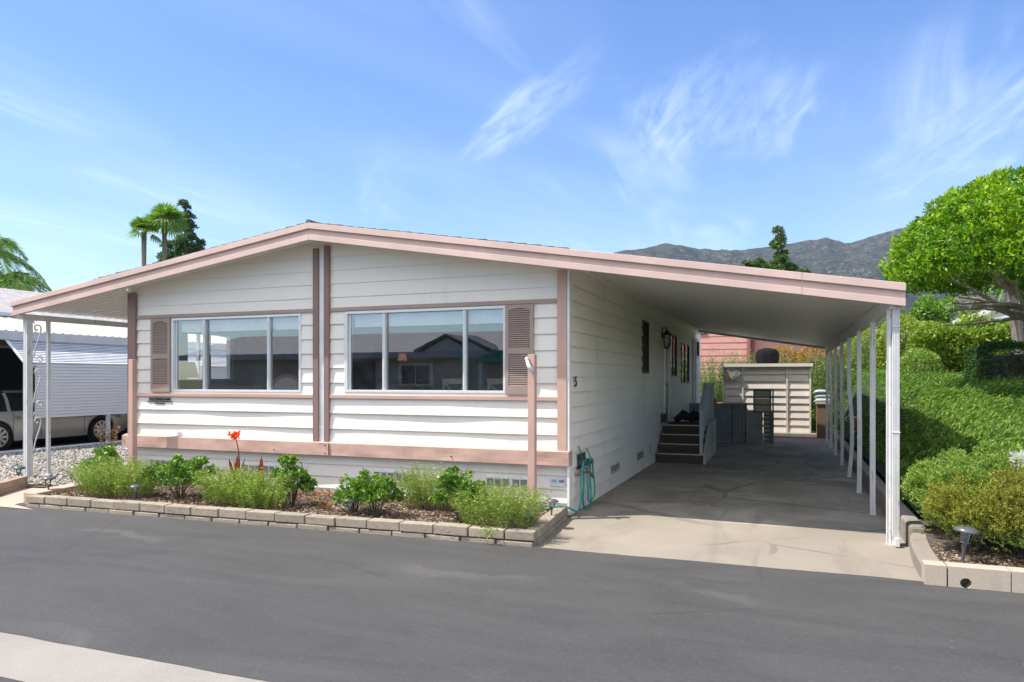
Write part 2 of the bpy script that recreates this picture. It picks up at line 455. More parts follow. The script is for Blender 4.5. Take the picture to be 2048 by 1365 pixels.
def foliage(name, cols, rough=.45, trans=.30, vscale=1.2, spec=.4):
    m, nt, b = mat(name)
    out = [n for n in nt.nodes if n.type == 'OUTPUT_MATERIAL'][0]
    geo = N(nt, 'ShaderNodeNewGeometry')
    f = geo.outputs['Random Per Island']
    p = noise_fac(nt, coords(nt), vscale, 3)
    ff = N(nt, 'ShaderNodeMath', {0: N(nt, 'ShaderNodeMath', {0: f, 1: .6}, operation='MULTIPLY').outputs[0], 1: N(nt, 'ShaderNodeMath', {0: p, 1: .4}, operation='MULTIPLY').outputs[0]}, operation='ADD').outputs[0]
    k = len(cols)
    c = cramp(nt, ff, [(.12 + .76 * i / (k - 1), cols[i]) for i in range(k)])
    nt.links.new(c, b.inputs['Base Color']); b.inputs['Roughness'].default_value = rough
    b.inputs['Specular IOR Level'].default_value = spec
    tl = N(nt, 'ShaderNodeBsdfTranslucent', {'Color': mixc_(nt, .5, c, (.5, .62, .06), 'MULTIPLY')})
    tc2 = mixc_(nt, 1.0, c, (1.5, 1.9, .5), 'MULTIPLY'); nt.links.new(tc2, tl.inputs['Color'])
    mx = N(nt, 'ShaderNodeMixShader', {0: trans, 1: b.outputs[0], 2: tl.outputs[0]})
    nt.links.new(mx.outputs[0], out.inputs['Surface'])
    return m
M['lf_tree'] = foliage('glossy_tree_leaves', [(.02, .08, .006), (.09, .21, .010), (.23, .38, .014), (.50, .54, .025)], .35)
M['lf_rose'] = foliage('rose_leaves', [(.03, .09, .018), (.09, .19, .03), (.18, .31, .045), (.33, .42, .07)], .4)
M['lf_feather'] = foliage('feathery_leaves', [(.12, .20, .025), (.20, .31, .04), (.30, .40, .06), (.42, .42, .10)], .5)
M['lf_jun'] = foliage('juniper_sprays', [(.022, .05, .008), (.065, .145, .014), (.14, .25, .025), (.27, .38, .045)], .6, .18, .7)
M['lf_bush'] = foliage('heath_bush', [(.10, .10, .02), (.14, .20, .03), (.24, .32, .05), (.36, .40, .08)], .6, .2, 1.6)
M['lf_bush2'] = foliage('fresh_heath_bush', [(.07, .13, .02), (.17, .27, .04), (.29, .41, .07), (.42, .50, .12)], .6, .2, 1.6)
M['lf_amber'] = foliage('amber_heath_bush', [(.12, .08, .015), (.19, .20, .025), (.28, .31, .04), (.44, .34, .04)], .6, .2, 2.0)
M['lf_rosemary'] = foliage('rosemary', [(.06, .10, .025), (.11, .18, .04), (.19, .28, .06), (.28, .36, .10)], .6, .2)
M['lf_hedge'] = foliage('light_hedge', [(.07, .13, .012), (.14, .22, .02), (.24, .33, .025), (.38, .42, .05)], .5, .25)
M['lf_yellow'] = foliage('yellow_green_shrub', [(.10, .15, .02), (.20, .26, .03), (.32, .38, .05), (.46, .46, .10)], .5, .25)
M['lf_midgreen'] = foliage('mid_green_leaves', [(.02, .05, .01), (.05, .11, .015), (.10, .18, .02), (.18, .26, .03)], .5, .2)
M['lf_dark'] = foliage('dark_hedge', [(.008, .028, .005), (.02, .06, .008), (.035, .10, .01), (.06, .15, .015)], .5, .15)
M['lf_orange'] = foliage('orange_shrub', [(.12, .12, .03), (.30, .17, .05), (.48, .24, .07), (.55, .36, .10)], .5, .25)
M['lf_pine'] = foliage('pine', [(.03, .07, .025), (.07, .13, .035), (.13, .20, .045), (.20, .28, .06)], .6, .15, .3)
M['lf_conifer'] = foliage('conifer', [(.03, .07, .035), (.06, .12, .055), (.10, .18, .07), (.15, .24, .08)], .6, .12, .3)
M['lf_palm'] = foliage('palm_fronds', [(.06, .13, .025), (.14, .25, .045), (.24, .37, .08), (.38, .46, .14)], .45, .25, .3)
M['lf_wood'] = foliage('hill_trees', [(.045, .075, .03), (.075, .115, .04), (.11, .15, .055), (.16, .19, .08)], .7, .1, .03)
M['lf_canna'] = foliage('canna_leaf', [(.10, .015, .012), (.18, .03, .015), (.22, .05, .02)], .4, .3)
M['lf_shoot'] = foliage('shoot_leaf', [(.20, .09, .02), (.34, .13, .03), (.36, .2, .04)], .5, .2)
M['petal_red'] = foliage('red_petals', [(.65, .03, .01), (.8, .06, .02), (.85, .12, .03)], .5, .3)
M['petal_lilac'] = foliage('lilac_petals', [(.50, .46, .62), (.66, .62, .72), (.78, .75, .80)], .5, .3)
M['lf_dry'] = foliage('dry_twigs', [(.12, .06, .03), (.22, .12, .06), (.30, .2, .1)], .8, .1)
M['straw'] = foliage('dry_stems', [(.28, .22, .12), (.38, .31, .18), (.45, .38, .24)], .8, .1)
M['bark'] = plain('bark', (.25, .20, .15), .9, var=.4, vscale=8, bscale=30, bstr=.6)
M['bark_dark'] = plain('dark_bark', (.13, .10, .085), .95, var=.4, vscale=10, bscale=30, bstr=.6)
M['soil'] = plain('dark_soil', (.10, .075, .055), .98, var=.4, vscale=14, bscale=50, bstr=.8)
def mulch_mat():
    m, nt, b = mat('mulch_chips')
    geo = N(nt, 'ShaderNodeNewGeometry')
    c = cramp(nt, geo.outputs['Random Per Island'], [(0, (.13, .07, .045)), (.4, (.26, .165, .11)), (.75, (.36, .26, .18)), (1, (.46, .38, .30))])
    nt.links.new(c, b.inputs['Base Color']); b.inputs['Roughness'].default_value = .9
    return m
M['mulch'] = mulch_mat()
def gravel_mat():
    m, nt, b = mat('white_gravel')
    geo = N(nt, 'ShaderNodeNewGeometry')
    c = cramp(nt, geo.outputs['Random Per Island'], [(0, (.12, .11, .095)), (.3, (.24, .22, .19)), (.7, (.38, .35, .30)), (1, (.56, .52, .46))])
    nt.links.new(c, b.inputs['Base Color']); b.inputs['Roughness'].default_value = .85
    return m
M['gravel'] = gravel_mat()
M['grass_ground'] = plain('earth', (.12, .13, .06), .95, var=.4, vscale=.5)

# ------------------------------------------------------------------ ground, road, drive
def quad_struct(name, pts, m, z=None):
    mb = MB(); mb.face([(p[0], p[1], p[2] if len(p) > 2 else z) for p in pts])
    return tag(mb.build(name, m), kind='structure')
quad_struct('ground', [(-2500, -600), (2500, -600), (2500, 3200), (-2500, 3200)], M['grass_ground'], -.06)
quad_struct('road', [(-60, -4.5), (60, -4.5), (60, 2.88), (-60, 2.88)], M['asphalt'], 0.0)
mb = MB()   # wavy-edged seal coat
xs = np.arange(-40, 40.01, .12)
pts_t = [(x, 7.03 - .012 * x * 0 + .035 * noise.noise((x * .9, 1, 0)) + .012 * noise.noise((x * 6, 5, 0)) + (.0 if x > -2.4 else (.0))) for x in xs]
pts_b = [(x, 3.36 + .012 * noise.noise((x * 3, 9, 0)) + .006 * noise.noise((x * 14, 3, 0))) for x in xs]
for i in range(len(xs) - 1):
    mb.face([(pts_b[i][0], pts_b[i][1], .006), (pts_b[i + 1][0], pts_b[i + 1][1], .006), (pts_t[i + 1][0], pts_t[i + 1][1], .006), (pts_t[i][0], pts_t[i][1], .006)])
tag(mb.build('road', M['asphalt']), kind='structure')
quad_struct('gutter_strip', [(-60, 2.86), (60, 2.86), (60, 3.42), (-60, 3.42)], M['gutter'], .003)
# driveway: apron in the sun and the old slab beyond, with expansion joints
mb = MB()
mb.box(-2.62, 1.30, 6.9, 9.05, -.05, .001)
tag(mb.build('driveway_apron', M['concrete'], bevel=.003), kind='structure')
mb = MB()
yy = 8.606
for a, b in ((9.056, 11.4), (11.406, 14.3), (14.306, 17.3), (17.306, 20.3), (20.306, 22.6)):
    mb.box(-2.62, 1.30, a, b, -.05, .002)
tag(mb.build('carport_slab', M['slab'], bevel=.004), kind='structure')
mb = MB(); mb.box(-2.62, 1.6, 22.6, 25.2, -.05, .0)
tag(mb.build('gravel_ground', M['soil']), kind='structure')
# peach walkway at the left
quad_struct('walkway', [(-9.3, 6.62), (-9.95, 6.8), (-10.2, 8.08), (-11.36, 8.06), (-11.3, 7.9), (-10.85, 7.2), (-10.5, 6.62)], M['peach'], .012)
quad_struct('gravel_base', [(-10.1, 8.04), (-10.08, 30), (-16.6, 30), (-16.6, 3), (-13.0, 6.6), (-11.4, 7.9)], M['soil'], .03)
quad_struct('neighbor_driveway', [(-16.6, 6.9), (-16.6, 40), (-20.6, 40), (-20.6, 6.9)], concrete('neighbor_slab', (.16, .14, .125), (.09, .085, .08), .6), .004)
# gravel stones
def stones(n, xr, yr, size, cond=None, zf=lambda x, y: .04):
    P = np.stack([rg.uniform(*xr, n), rg.uniform(*yr, n)], 1)
    if cond is not None: P = P[cond(P[:, 0], P[:, 1])]
    n = len(P)
    base = np.array([[1, 0, 0], [-1, 0, 0], [0, 1, 0], [0, -1, 0], [0, 0, 1], [0, 0, -1]], float)
    Fo = np.array([[0, 2, 4], [2, 1, 4], [1, 3, 4], [3, 0, 4], [2, 0, 5], [1, 2, 5], [3, 1, 5], [0, 3, 5]])
    a = rg.uniform(0, 6.28, n); s = rg.uniform(.6, 1.4, (n, 1, 1)) * size
    B = base[None] * np.array([1, .72, .55]) * rg.uniform(.8, 1.2, (n, 6, 3)) + rg.normal(0, .13, (n, 6, 3))
    ca, sa = np.cos(a)[:, None], np.sin(a)[:, None]
    X = B[:, :, 0] * ca - B[:, :, 1] * sa; Yv = B[:, :, 0] * sa + B[:, :, 1] * ca
    V = np.stack([X, Yv, B[:, :, 2]], 2) * s
    V[:, :, 0] += P[:, :1]; V[:, :, 1] += P[:, 1:2]; V[:, :, 2] += (zf(P[:, 0], P[:, 1]) + rg.uniform(0, .025, n))[:, None]
    F = (Fo[None] + (np.arange(n) * 6)[:, None, None]).reshape(-1, 3)
    return V.reshape(-1, 3), F
def cgrav(x, y):
    left_of_walk = (x < -11.36) | (y > 8.04 + .03 * np.sin(x * 9))
    return left_of_walk & (x < -10.12)
V1, F1 = stones(26000, (-16.45, -10.15), (7.3, 13.5), .036, cgrav)
V2, F2 = stones(5000, (-16.45, -10.15), (13.5, 20), .05, cgrav)
tag(np_mesh('gravel', np.vstack([V1, V2]), np.vstack([F1, F2 + len(V1)]), M['gravel']), 'bed of pale crushed gravel between the home and the next driveway', 'gravel', kind='stuff')

# ------------------------------------------------------------------ planter bed at the front
def clipped(poly, planes):
    for (a, b, c) in planes:          # keep a*x+b*z<=c
        out = []
        for i in range(len(poly)):
            p, q = poly[i], poly[(i + 1) % len(poly)]
            fp, fq = a * p[0] + b * p[1] - c, a * q[0] + b * q[1] - c
            if fp <= 0: out.append(p)
            if (fp < 0 < fq) or (fq < 0 < fp):
                t = fp / (fp - fq); out.append((p[0] + (q[0] - p[0]) * t, p[1] + (q[1] - p[1]) * t))
        poly = out
        if len(poly) < 3: return []
    return poly

def block_course(mb, A, B, th, z0, z1, L=.40, gap=.012, seed=0, jit=.006, side=1):
    rr = random.Random(seed)
    A = Vector((A[0], A[1], 0)); B = Vector((B[0], B[1], 0)); d = (B - A); T = d.length; d.normalize(); nn = Vector((-d.y, d.x, 0)) * side
    t = -rr.uniform(0, L * .6) if seed else 0
    while t < T:
        a, b = max(t, 0) + gap / 2, min(t + L, T) - gap / 2
        t += L
        if b - a < .04: continue
        j = [rr.uniform(-jit, jit) for _ in range(6)]
        pa = A + d * a; pb = A + d * b
        vs = []
        for z, k in ((z0, 0), (z1 + j[5] * .5, 1)):
            for (p, o) in ((pa, j[0]), (pb, j[1]), (pb + nn * th, j[2]), (pa + nn * th, j[3])):
                vs.append((p.x + nn.x * o, p.y + nn.y * o, z + j[4] * .3 * k))
        mb.mesh(vs, [(0, 3, 2, 1), (4, 5, 6, 7), (0, 1, 5, 4), (1, 2, 6, 5), (2, 3, 7, 6), (3, 0, 4, 7)])
pl = empty('planter_curb', (-6, 6.9, 0), 'low grey weathered block curb edging the flower bed in front of the home', 'planter curb')
A, B = (-9.68, 6.76), (-2.44, 7.02)
mb = MB(); block_course(mb, A, B, .15, .062, .158, .41, seed=3, jit=.010, gap=.016); block_course(mb, A, B, .165, -.04, .050, .41, seed=5, jit=.010, gap=.020)
mb.build('front_course', M['block'], pl, bevel=.008)
mb = MB(); block_course(mb, (-2.44, 7.19), (-2.56, 8.62), .15, .062, .162, .40, seed=8); block_course(mb, (-2.44, 7.19), (-2.56, 8.62), .15, -.04, .055, .40, seed=9)
mb.build('side_course', M['block'], pl, bevel=.008)
mb = MB(); mb.prism([(-9.70, 6.93), (-9.96, 6.93), (-10.22, 8.05), (-9.95, 8.05)], 'z', -.02, .158)
mb.build('left_coping', M['peach'], pl, bevel=.008)
mb = MB(); mb.prism([(-9.6, 6.80), (-2.6, 7.055), (-2.6, 7.12), (-9.6, 6.87)], 'z', -.04, .12)
mb.build('mortar_core', M['mortar'], pl)
nb = empty('block_edging', (-11.2, 7.4, 0), 'short peach block wall edging the gravel at the far left by the walkway', 'block wall')
mb = MB(); block_course(mb, (-11.32, 7.95), (-10.62, 6.72), .14, .085, .19, .38, seed=4, side=-1); block_course(mb, (-11.32, 7.95), (-10.62, 6.72), .15, -.02, .08, .38, seed=6, side=-1)
mb.build('blocks', M['block_peach'], nb, bevel=.006)
# soil + mulch
def planter_z(x, y): return .095 + .02 * np.sin(x * 3.1) * np.cos(y * 4)
mb = MB(); mb.face([(-9.75, 6.92, .10), (-2.5, 7.1, .10), (-2.6, 8.9, .10), (-10.1, 8.9, .10)])
tag(mb.build('flower_bed_soil', M['soil']), kind='structure')
n = 16000
C = np.stack([rg.uniform(-9.7, -2.68, n), rg.uniform(7.02, 8.8, n), np.zeros(n)], 1); C[:, 2] = .108 + rg.uniform(0, .02, n)
D = rg.normal(size=(n, 3)) * np.array([1, 1, .25])
tag(leaves('mulch', C, D, rg.uniform(.02, .06, n), rg.uniform(.01, .025, n), M['mulch']), 'brown bark mulch covering the flower bed in front of the home', 'mulch', kind='stuff')

# ------------------------------------------------------------------ the mobile home
WY, SX, LX, BY = 8.77, -2.59, -10.03, 23.4
def zfb(x): return 3.67 - (x + 6.2) * .1614 if x > -6.2 else 3.67 + (x + 6.2) * .1443
home = empty('mobile_home', (-6.3, 16, 0), 'long white lap sided mobile home with pink trim and a low gable', 'mobile home')

def lap_wall(mb, P0, U, Nn, u0, u1, zs, holes=(), planes=(), p=.02, du=.6, wav=.25, seed=0, bm=0):
    """sawtooth lap boards; holes = (ua,ub,za,zb)"""
    P0 = Vector(P0); U = Vector(U); Nn = Vector(Nn)
    def pt(u, z, off): return P0 + U * u + Vector((0, 0, z)) + Nn * off
    for i in range(len(zs) - 1):
        za, zb = zs[i], zs[i + 1]
        def off(u, z):
            w = 1 + wav * noise.noise((u * .9 + seed, i * 7.3, .5))
            return p * w * (1 - (z - za) / (zb - za)) + .001
        zb_list = sorted({za, zb} | {h[2] for h in holes if za < h[2] < zb} | {h[3] for h in holes if za < h[3] < zb})
        for k in range(len(zb_list) - 1):
            a, b = zb_list[k], zb_list[k + 1]; mid = (a + b) / 2
            cuts = sorted([(h[0], h[1]) for h in holes if h[2] < mid < h[3]])
            iv = []; c = u0
            for (h0, h1) in cuts:
                if h0 > c: iv.append((c, h0))
                c = max(c, h1)
            if c < u1: iv.append((c, u1))
            for (s0, s1) in iv:
                nseg = max(1, int((s1 - s0) / du))
                for q in range(nseg):
                    ua = s0 + (s1 - s0) * q / nseg; ub = s0 + (s1 - s0) * (q + 1) / nseg
                    poly = clipped([(ua, a), (ub, a), (ub, b), (ua, b)], planes) if planes else [(ua, a), (ub, a), (ub, b), (ua, b)]
                    if len(poly) < 3: continue
                    mb.face([pt(u, z, off(u, z)) for u, z in poly])
                    if k == 0:
                        low = [pp for pp in poly if abs(pp[1] - za) < 1e-6]
                        if len(low) >= 2:
                            l0, l1 = min(low)[0], max(low)[0]
                            if l1 > l0 + 1e-4:
                                mb.face([pt(l0, za, 0), pt(l1, za, 0), pt(l1, za, off(l1, za)), pt(l0, za, off(l0, za))], bm)
                                if bm: mb.face([pt(l0, za, off(l0, za) + .0006), pt(l1, za, off(l1, za) + .0006), pt(l1, za + .003, off(l1, za) + .0006), pt(l0, za + .003, off(l0, za) + .0006)], bm)
wL = (-9.16, -6.67, 1.54, 2.70); wR = (-5.92, -3.44, 1.55, 2.70)
mb = MB()
planes = [(.1614, 1, 3.67 + .10 - 6.2 * .1614), (-.1443, 1, 3.67 + .10 + 6.2 * .1443)]
zs_up = [2.72 + .195 * i for i in range(7)]
zs_mid = [1.475 + (2.74 - 1.475) / 6 * i for i in range(7)]
zs_low = [.80 + (1.47 - .80) / 3 * i for i in range(4)]
lap_wall(mb, (0, WY, 0), (1, 0, 0), (0, -1, 0), LX, SX, zs_up, planes=planes, p=.011, bm=1)
lap_wall(mb, (0, WY, 0), (1, 0, 0), (0, -1, 0), LX, SX, zs_mid, holes=(wL, wR), p=.022, seed=3, bm=1)
lap_wall(mb, (0, WY, 0), (1, 0, 0), (0, -1, 0), LX, SX, zs_low, p=.028, du=.25, wav=.7, seed=9, bm=1)
edge = plain('tan_board_edge', (.74, .67, .56), .8)
mb.build('front_wall', [M['siding'], edge], home)
# skirting
mb = MB()
lap_wall(mb, (0, WY + .035, 0), (1, 0, 0), (0, -1, 0), LX, SX, [-.03, .155, .33, .505, .68], p=.018, seed=4, bm=1)
mb.build('skirting', [M['skirt'], edge], home)
# side wall with window holes
side_holes = [(13.64, 14.26, 1.84, 2.86), (16.18, 16.98, .74, 2.74), (17.1, 18.1, 1.79, 2.80), (19.0, 20.5, 1.62, 2.68), (22.2, 22.9, 2.42, 2.88)]
mb = MB()
zs_side = [0.01 + .1955 * i for i in range(17)] + [3.25]
zs_side = zs_side[:-2] + [3.25]
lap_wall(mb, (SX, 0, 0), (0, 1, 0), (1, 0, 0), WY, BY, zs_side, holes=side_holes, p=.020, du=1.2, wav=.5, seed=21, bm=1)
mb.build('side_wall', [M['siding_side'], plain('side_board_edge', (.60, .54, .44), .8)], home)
mb = MB()
lap_wall(mb, (LX, 0, 0), (0, 1, 0), (-1, 0, 0), WY, BY, [0.01 + .2 * i for i in range(17)], holes=[(9.85, 10.97, 1.74, 2.55)], p=.014, du=3)
mb.build('left_wall', M['siding_side'], home)
mb = MB(); mb.prism([(LX, 0), (SX, 0), (SX, zfb(SX) + .1), (-6.2, 3.75), (LX, zfb(LX) + .1)], 'y', BY - .05, BY)
mb.build('rear_wall', M['siding_side'], home)
# corner boards and vertical trims
mb = MB()
mb.box(-2.725, -2.60, WY - .06, WY - .002, .805, zfb(-2.66) + .02)
mb.build('corner_board', M['pink'], home, bevel=.004)
mb = MB(); mb.box(-2.5975, -2.565, WY - .05, WY + .05, .02, zfb(-2.58) + .05)
mb.build('corner_trim', M['white'], home, bevel=.002)
mb = MB(); mb.box(-10.06, -9.895, WY - .06, WY - .002, .805, zfb(-10) + .02)
mb.build('corner_board', M['mauve'], home, bevel=.004)
for (a, b) in ((-6.44, -6.345), (-6.25, -6.165)):
    mb = MB(); mb.box(a, b, WY - .055, WY - .001, .832, zfb(a) - .0)
    mb.build('seam_trim', M['mauve'], home, bevel=.003)
mb = MB(); mb.box(-6.343, -6.252, WY - .03, WY - .001, .832, 3.64)
mb.box(-6.30, -6.294, WY - .033, WY - .03, .832, 3.64)
mb.build('seam_cover', M['white'], home)
# horizontal trims
mb = MB()
for (a, b) in ((-9.89, -6.442), (-6.162, -2.728)):
    mb.box(a, b, WY - .035, WY - .003, 2.712, 2.765)
mb.build('head_trim', M['taupe'], home, bevel=.003)
mb = MB()
for (a, b) in ((-9.89, -6.442), (-6.162, -2.728)):
    mb.box(a, b, WY - .045, WY - .003, 1.462, 1.512)
mb.build('sill_trim', M['pink'], home, bevel=.003)
# lower band, slightly dented
mb = MB()
xs_ = np.linspace(-10.14, -2.56, 90)
for i in range(len(xs_) - 1):
    a, b = xs_[i], xs_[i + 1]
    def dn(x, z): return WY - .095 - .010 * noise.noise((x * 2.6, z * 5, 1)) - .006 * noise.noise((x * 7, z * 9, 4))
    rows = [.645, .69, .74, .79, .822]
    for k in range(4):
        mb.mesh([(a, dn(a, rows[k]), rows[k]), (b, dn(b, rows[k]), rows[k]), (b, dn(b, rows[k + 1]), rows[k + 1]), (a, dn(a, rows[k + 1]), rows[k + 1])], [(0, 1, 2, 3)], 0, True)
    mb.face([(a, dn(a, .822), .822), (b, dn(b, .822), .822), (b, WY + .0, .845), (a, WY + .0, .845)])
    mb.face([(a, dn(a, .645), .645), (b, dn(b, .645), .645), (b, WY + .05, .645), (a, WY + .05, .645)])
mb.face([(-2.56, WY - .095, .645), (-2.56, WY + .06, .645), (-2.56, WY + .06, .83), (-2.56, WY - .095, .822)])
mb.face([(-10.14, WY - .095, .645), (-10.14, WY + .06, .645), (-10.14, WY + .06, .83), (-10.14, WY - .095, .822)])
mb.build('lower_band', M['pink'], home)
mb = MB(); mb.box(-6.13, -6.127, WY - .112, WY - .09, .65, .815)
mb.build('band_seam', M['black'], home)
for x, z in ((-6.2, .78), (-6.2, .67), (-4.2, .7), (-3.1, .72), (-7.1, .69)):
    mb = MB(); mb.box(x, x + .012, WY - .111, WY - .09, z, z + .012); mb.build('rivet', M['black'], home)

# windows
def front_window(x0, x1, z0, z1, m1, m2):
    fr = MB(); t = .035; y0, y1 = WY - .03, WY + .07
    fr.box(x0, x1, y0, y1, z0, z0 + t); fr.box(x0, x1, y0, y1, z1 - t, z1)
    fr.box(x0, x0 + t * 1.5, y0, y1, z0 + t, z1 - t); fr.box(x1 - t, x1, y0, y1, z0 + t, z1 - t)
    fr.box(x0 + .055, x0 + .085, y0 + .04, y1 - .002, z0 + t, z1 - t)
    w = fr.build('window', M['frame_white'], home, bevel=.003)
    for mx in (m1, m2):
        q = MB(); q.box(mx - .022, mx + .022, WY - .012, WY + .065, z0 + t, z1 - t); q.box(mx - .005, mx + .005, WY - .02, WY - .012, z0 + t, z1 - t)
        q.build('mullion', M['frame_white'], w, bevel=.002)
    e = [x0 + .09, m1, m2, x1 - t]
    for k in range(3):
        q = MB(); yo = WY + .022 + (.018 if k == 1 else 0)
        tilt = (.000, .0035, -.003)[k]
        a, b = e[k] + (.0 if k == 0 else .022), e[k + 1] - (.022 if k < 2 else 0)
        q.mesh([(a, yo - tilt, z0 + t), (b, yo + tilt, z0 + t), (b, yo + tilt, z1 - t), (a, yo - tilt, z1 - t)], [(0, 1, 2, 3)])
        q.build('pane', M['glass'], w)
        bl = MB(); zb = z1 - .215
        zz = z1 - .04
        bl.box(a, b, WY + .10, WY + .13, z1 - .075, z1 - .035)
        while zz > zb + .03:
            bl.mesh([(a, WY + .088, zz - .0135), (b, WY + .088, zz - .0135), (b, WY + .096, zz), (a, WY + .096, zz)], [(0, 1, 2, 3)])
            zz -= .0135
        bl.box(a, b, WY + .10, WY + .145, zb, zb + .03)
        bl.box(a, b, WY + .147, WY + .150, zb + .002, z1 - .04)
        bl.build('blind', M['blind'], w)
    return w
front_window(*wL, -8.51, -7.27)
front_window(*wR, -5.28, -4.04)
# shutters
def shutter(x0, x1, z0, z1):
    s = MB(); y0, y1 = WY - .055, WY - .003; r = .045
    s.box(x0, x0 + r, y0, y1, z0, z1); s.box(x1 - r, x1, y0, y1, z0, z1)
    zm = z0 + (z1 - z0) * .48
    s.box(x0 + r, x1 - r, y0, y1, z0, z0 + .11); s.box(x0 + r, x1 - r, y0, y1, zm - .035, zm + .035)
    arc = [(x0 + r + (x1 - x0 - 2 * r) * k / 12, z1 - .075 + .03 * math.sin(math.pi * k / 12)) for k in range(13)]
    s.prism([(x0 + r, z1), (x1 - r, z1)] + arc[::-1], 'y', y0, y1)
    for (a, b) in ((z0 + .11, zm - .035), (zm + .035, z1 - .06)):
        z = a
        while z < b - .015:
            s.mesh([(x0 + r, y0 + .004, z), (x1 - r, y0 + .004, z), (x1 - r, y0 + .034, z + .034), (x0 + r, y0 + .034, z + .034), (x0 + r, y0 + .004, z + .008), (x1 - r, y0 + .004, z + .008)],
                   [(0, 1, 2, 3), (4, 5, 1, 0), (3, 2, 5, 4)])
            z += .0275
    s.box(x0 + r, x1 - r, WY - .018, WY - .004, z0 + .1, z1 - .05)
    return s.build('shutter', M['taupe'], home)
shutter(-9.565, -9.165, 1.535, 2.705)
shutter(-3.435, -3.05, 1.54, 2.705)
# fascia: three stepped boards along the rake and on over both awnings
FY = 8.30
def rake(mb, xa, xb, dz0, dz1, y0, y1):
    pts = sorted({xa, xb} | ({-6.2} if xa < -6.2 < xb else set()))
    poly = [(x, zfb(x) + dz0) for x in pts] + [(x, zfb(x) + dz1) for x in pts[::-1]]
    mb.prism(poly, 'y', y0, y1)
for nm, dz0, dz1, y0 in (('fascia_top_board', .155, .236, FY - .018), ('fascia_middle', .078, .1545, FY + .022), ('fascia_lower_board', 0, .0775, FY)):
    mb = MB()
    for a, b in ((-12.23, -6.2005), (-6.1995, .145), (.148, 1.13)):
        rake(mb, a, b, dz0, dz1, y0, FY + .06)
    mb.build(nm, M['fascia'], home, bevel=.004)
# roof slabs + shingles
mb = MB()
mb.prism([(-10.16, zfb(-10.16) + .10), (-6.2, 3.77), (-2.48, zfb(-2.48) + .10), (-2.48, zfb(-2.48) + .215), (-6.2, 3.885), (-10.16, zfb(-10.16) + .215)], 'y', FY + .062, BY + .2)
mb.build('roof_deck', M['white'], home)
mb = MB()
ny = 76; ys = np.linspace(FY + .01, BY + .22, ny)
for side in (0, 1):
    xs2 = np.linspace(-10.2, -6.2, 22) if side == 0 else np.linspace(-2.46, -6.2, 22)
    for i in range(len(xs2) - 1):
        a, b = xs2[i], xs2[i + 1]
        rr = random.Random(i + side * 50)
        za, zb_ = zfb(a) + .222 + .010, zfb(b) + .222
        h = .006 + rr.uniform(0, .008)
        y0 = FY - rr.uniform(0, .015)
        mb.mesh([(a, y0, zfb(a) + .237), (b, y0, zfb(b) + .237), (b, y0, zfb(b) + .243), (a, y0, zfb(a) + .243 + h),
                 (a, BY + .22, zfb(a) + .237), (b, BY + .22, zfb(b) + .237), (b, BY + .22, zfb(b) + .243), (a, BY + .22, zfb(a) + .243 + h)],
                [(0, 1, 2, 3), (4, 7, 6, 5), (3, 2, 6, 7), (0, 3, 7, 4), (1, 5, 6, 2), (0, 4, 5, 1)])
mb.tube([(-6.2, FY - .01, 3.91), (-6.2, BY + .2, 3.91)], .045, 8)
mb.build('roof', M['shingle'], home)
# skirting vents
def vent(x0, z0, w=.33, h=.115, nbay=3):
    v = MB(); y = WY - .0
    bw = w / nbay
    v.box(x0 - .015, x0 + w + .015, y - .004, y + .03, z0 - .012, z0 + h + .012, 0)
    for k in range(nbay):
        a = x0 + k * bw + .008; b = a + bw - .016
        for j in range(9):
            z = z0 + .006 + j * (h - .01) / 9
            v.box(a, b, y - .008, y - .0045, z, z + .0055, 1)
    return v.build('skirting_vent', [M['white'], M['darkmetal']], home)
for vx, nb_ in ((-9.63, 3), (-9.27, 3), (-7.75, 3), (-7.38, 2), (-5.45, 3), (-5.1, 3), (-3.72, 3), (-3.36, 2)):
    vent(vx, .325, .11 * nb_, .115, nb_)
def side_vent(y0, w, z0=.24, h=.13):
    v = MB(); x = SX + .016
    n_ = 7
    for k in range(n_):
        a = y0 + k * w / n_
        v.box(x, x + .006, a, a + w / n_ * .5, z0, z0 + h, 0)
    return v.build('skirting_vent', [plain('vent_shadow_grey', (.26, .24, .21), .7)], home)
side_vent(11.05, .62); side_vent(13.15, .62)
mb = MB(); mb.box(SX + .014, SX + .03, 14.3, 14.5, .25, .42); mb.build('access_plate', plain('pale_blue_plate', (.45, .6, .68), .5), home)
# side windows, door
def side_window(y0, y1, z0, z1, name='side_window'):
    f = MB(); t = .03; x0, x1 = SX - .05, SX + .035
    f.box(x0, x1, y0, y1, z0, z0 + t); f.box(x0, x1, y0, y1, z1 - t, z1)
    f.box(x0, x1, y0, y0 + t, z0 + t, z1 - t); f.box(x0, x1, y1 - t, y1, z0 + t, z1 - t)
    ym = (y0 + y1) / 2; f.box(x0, x1 - .01, ym - .015, ym + .015, z0 + t, z1 - t)
    w = f.build(name, M['darkmetal'], home, bevel=.002)
    q = MB(); q.face([(SX + .005, y0 + t, z0 + t), (SX + .005, y1 - t, z0 + t), (SX + .005, y1 - t, z1 - t), (SX + .005, y0 + t, z1 - t)])
    q.build('pane', M['glass_side'], w)
for h in (side_holes[0], side_holes[2], side_holes[3], side_holes[4]): side_window(*h)
mb = MB(); y0, y1, z0, z1 = side_holes[1]
mb.box(SX - .04, SX + .045, y0, y0 + .05, z0, z1); mb.box(SX - .04, SX + .045, y1 - .05, y1, z0, z1); mb.box(SX - .04, SX + .045, y0 + .05, y1 - .05, z1 - .05, z1)
dr = mb.build('door', M['alum'], home, bevel=.003)
mb = MB(); mb.box(SX - .03, SX + .0, y0 + .05, y1 - .05, z0, 1.66)
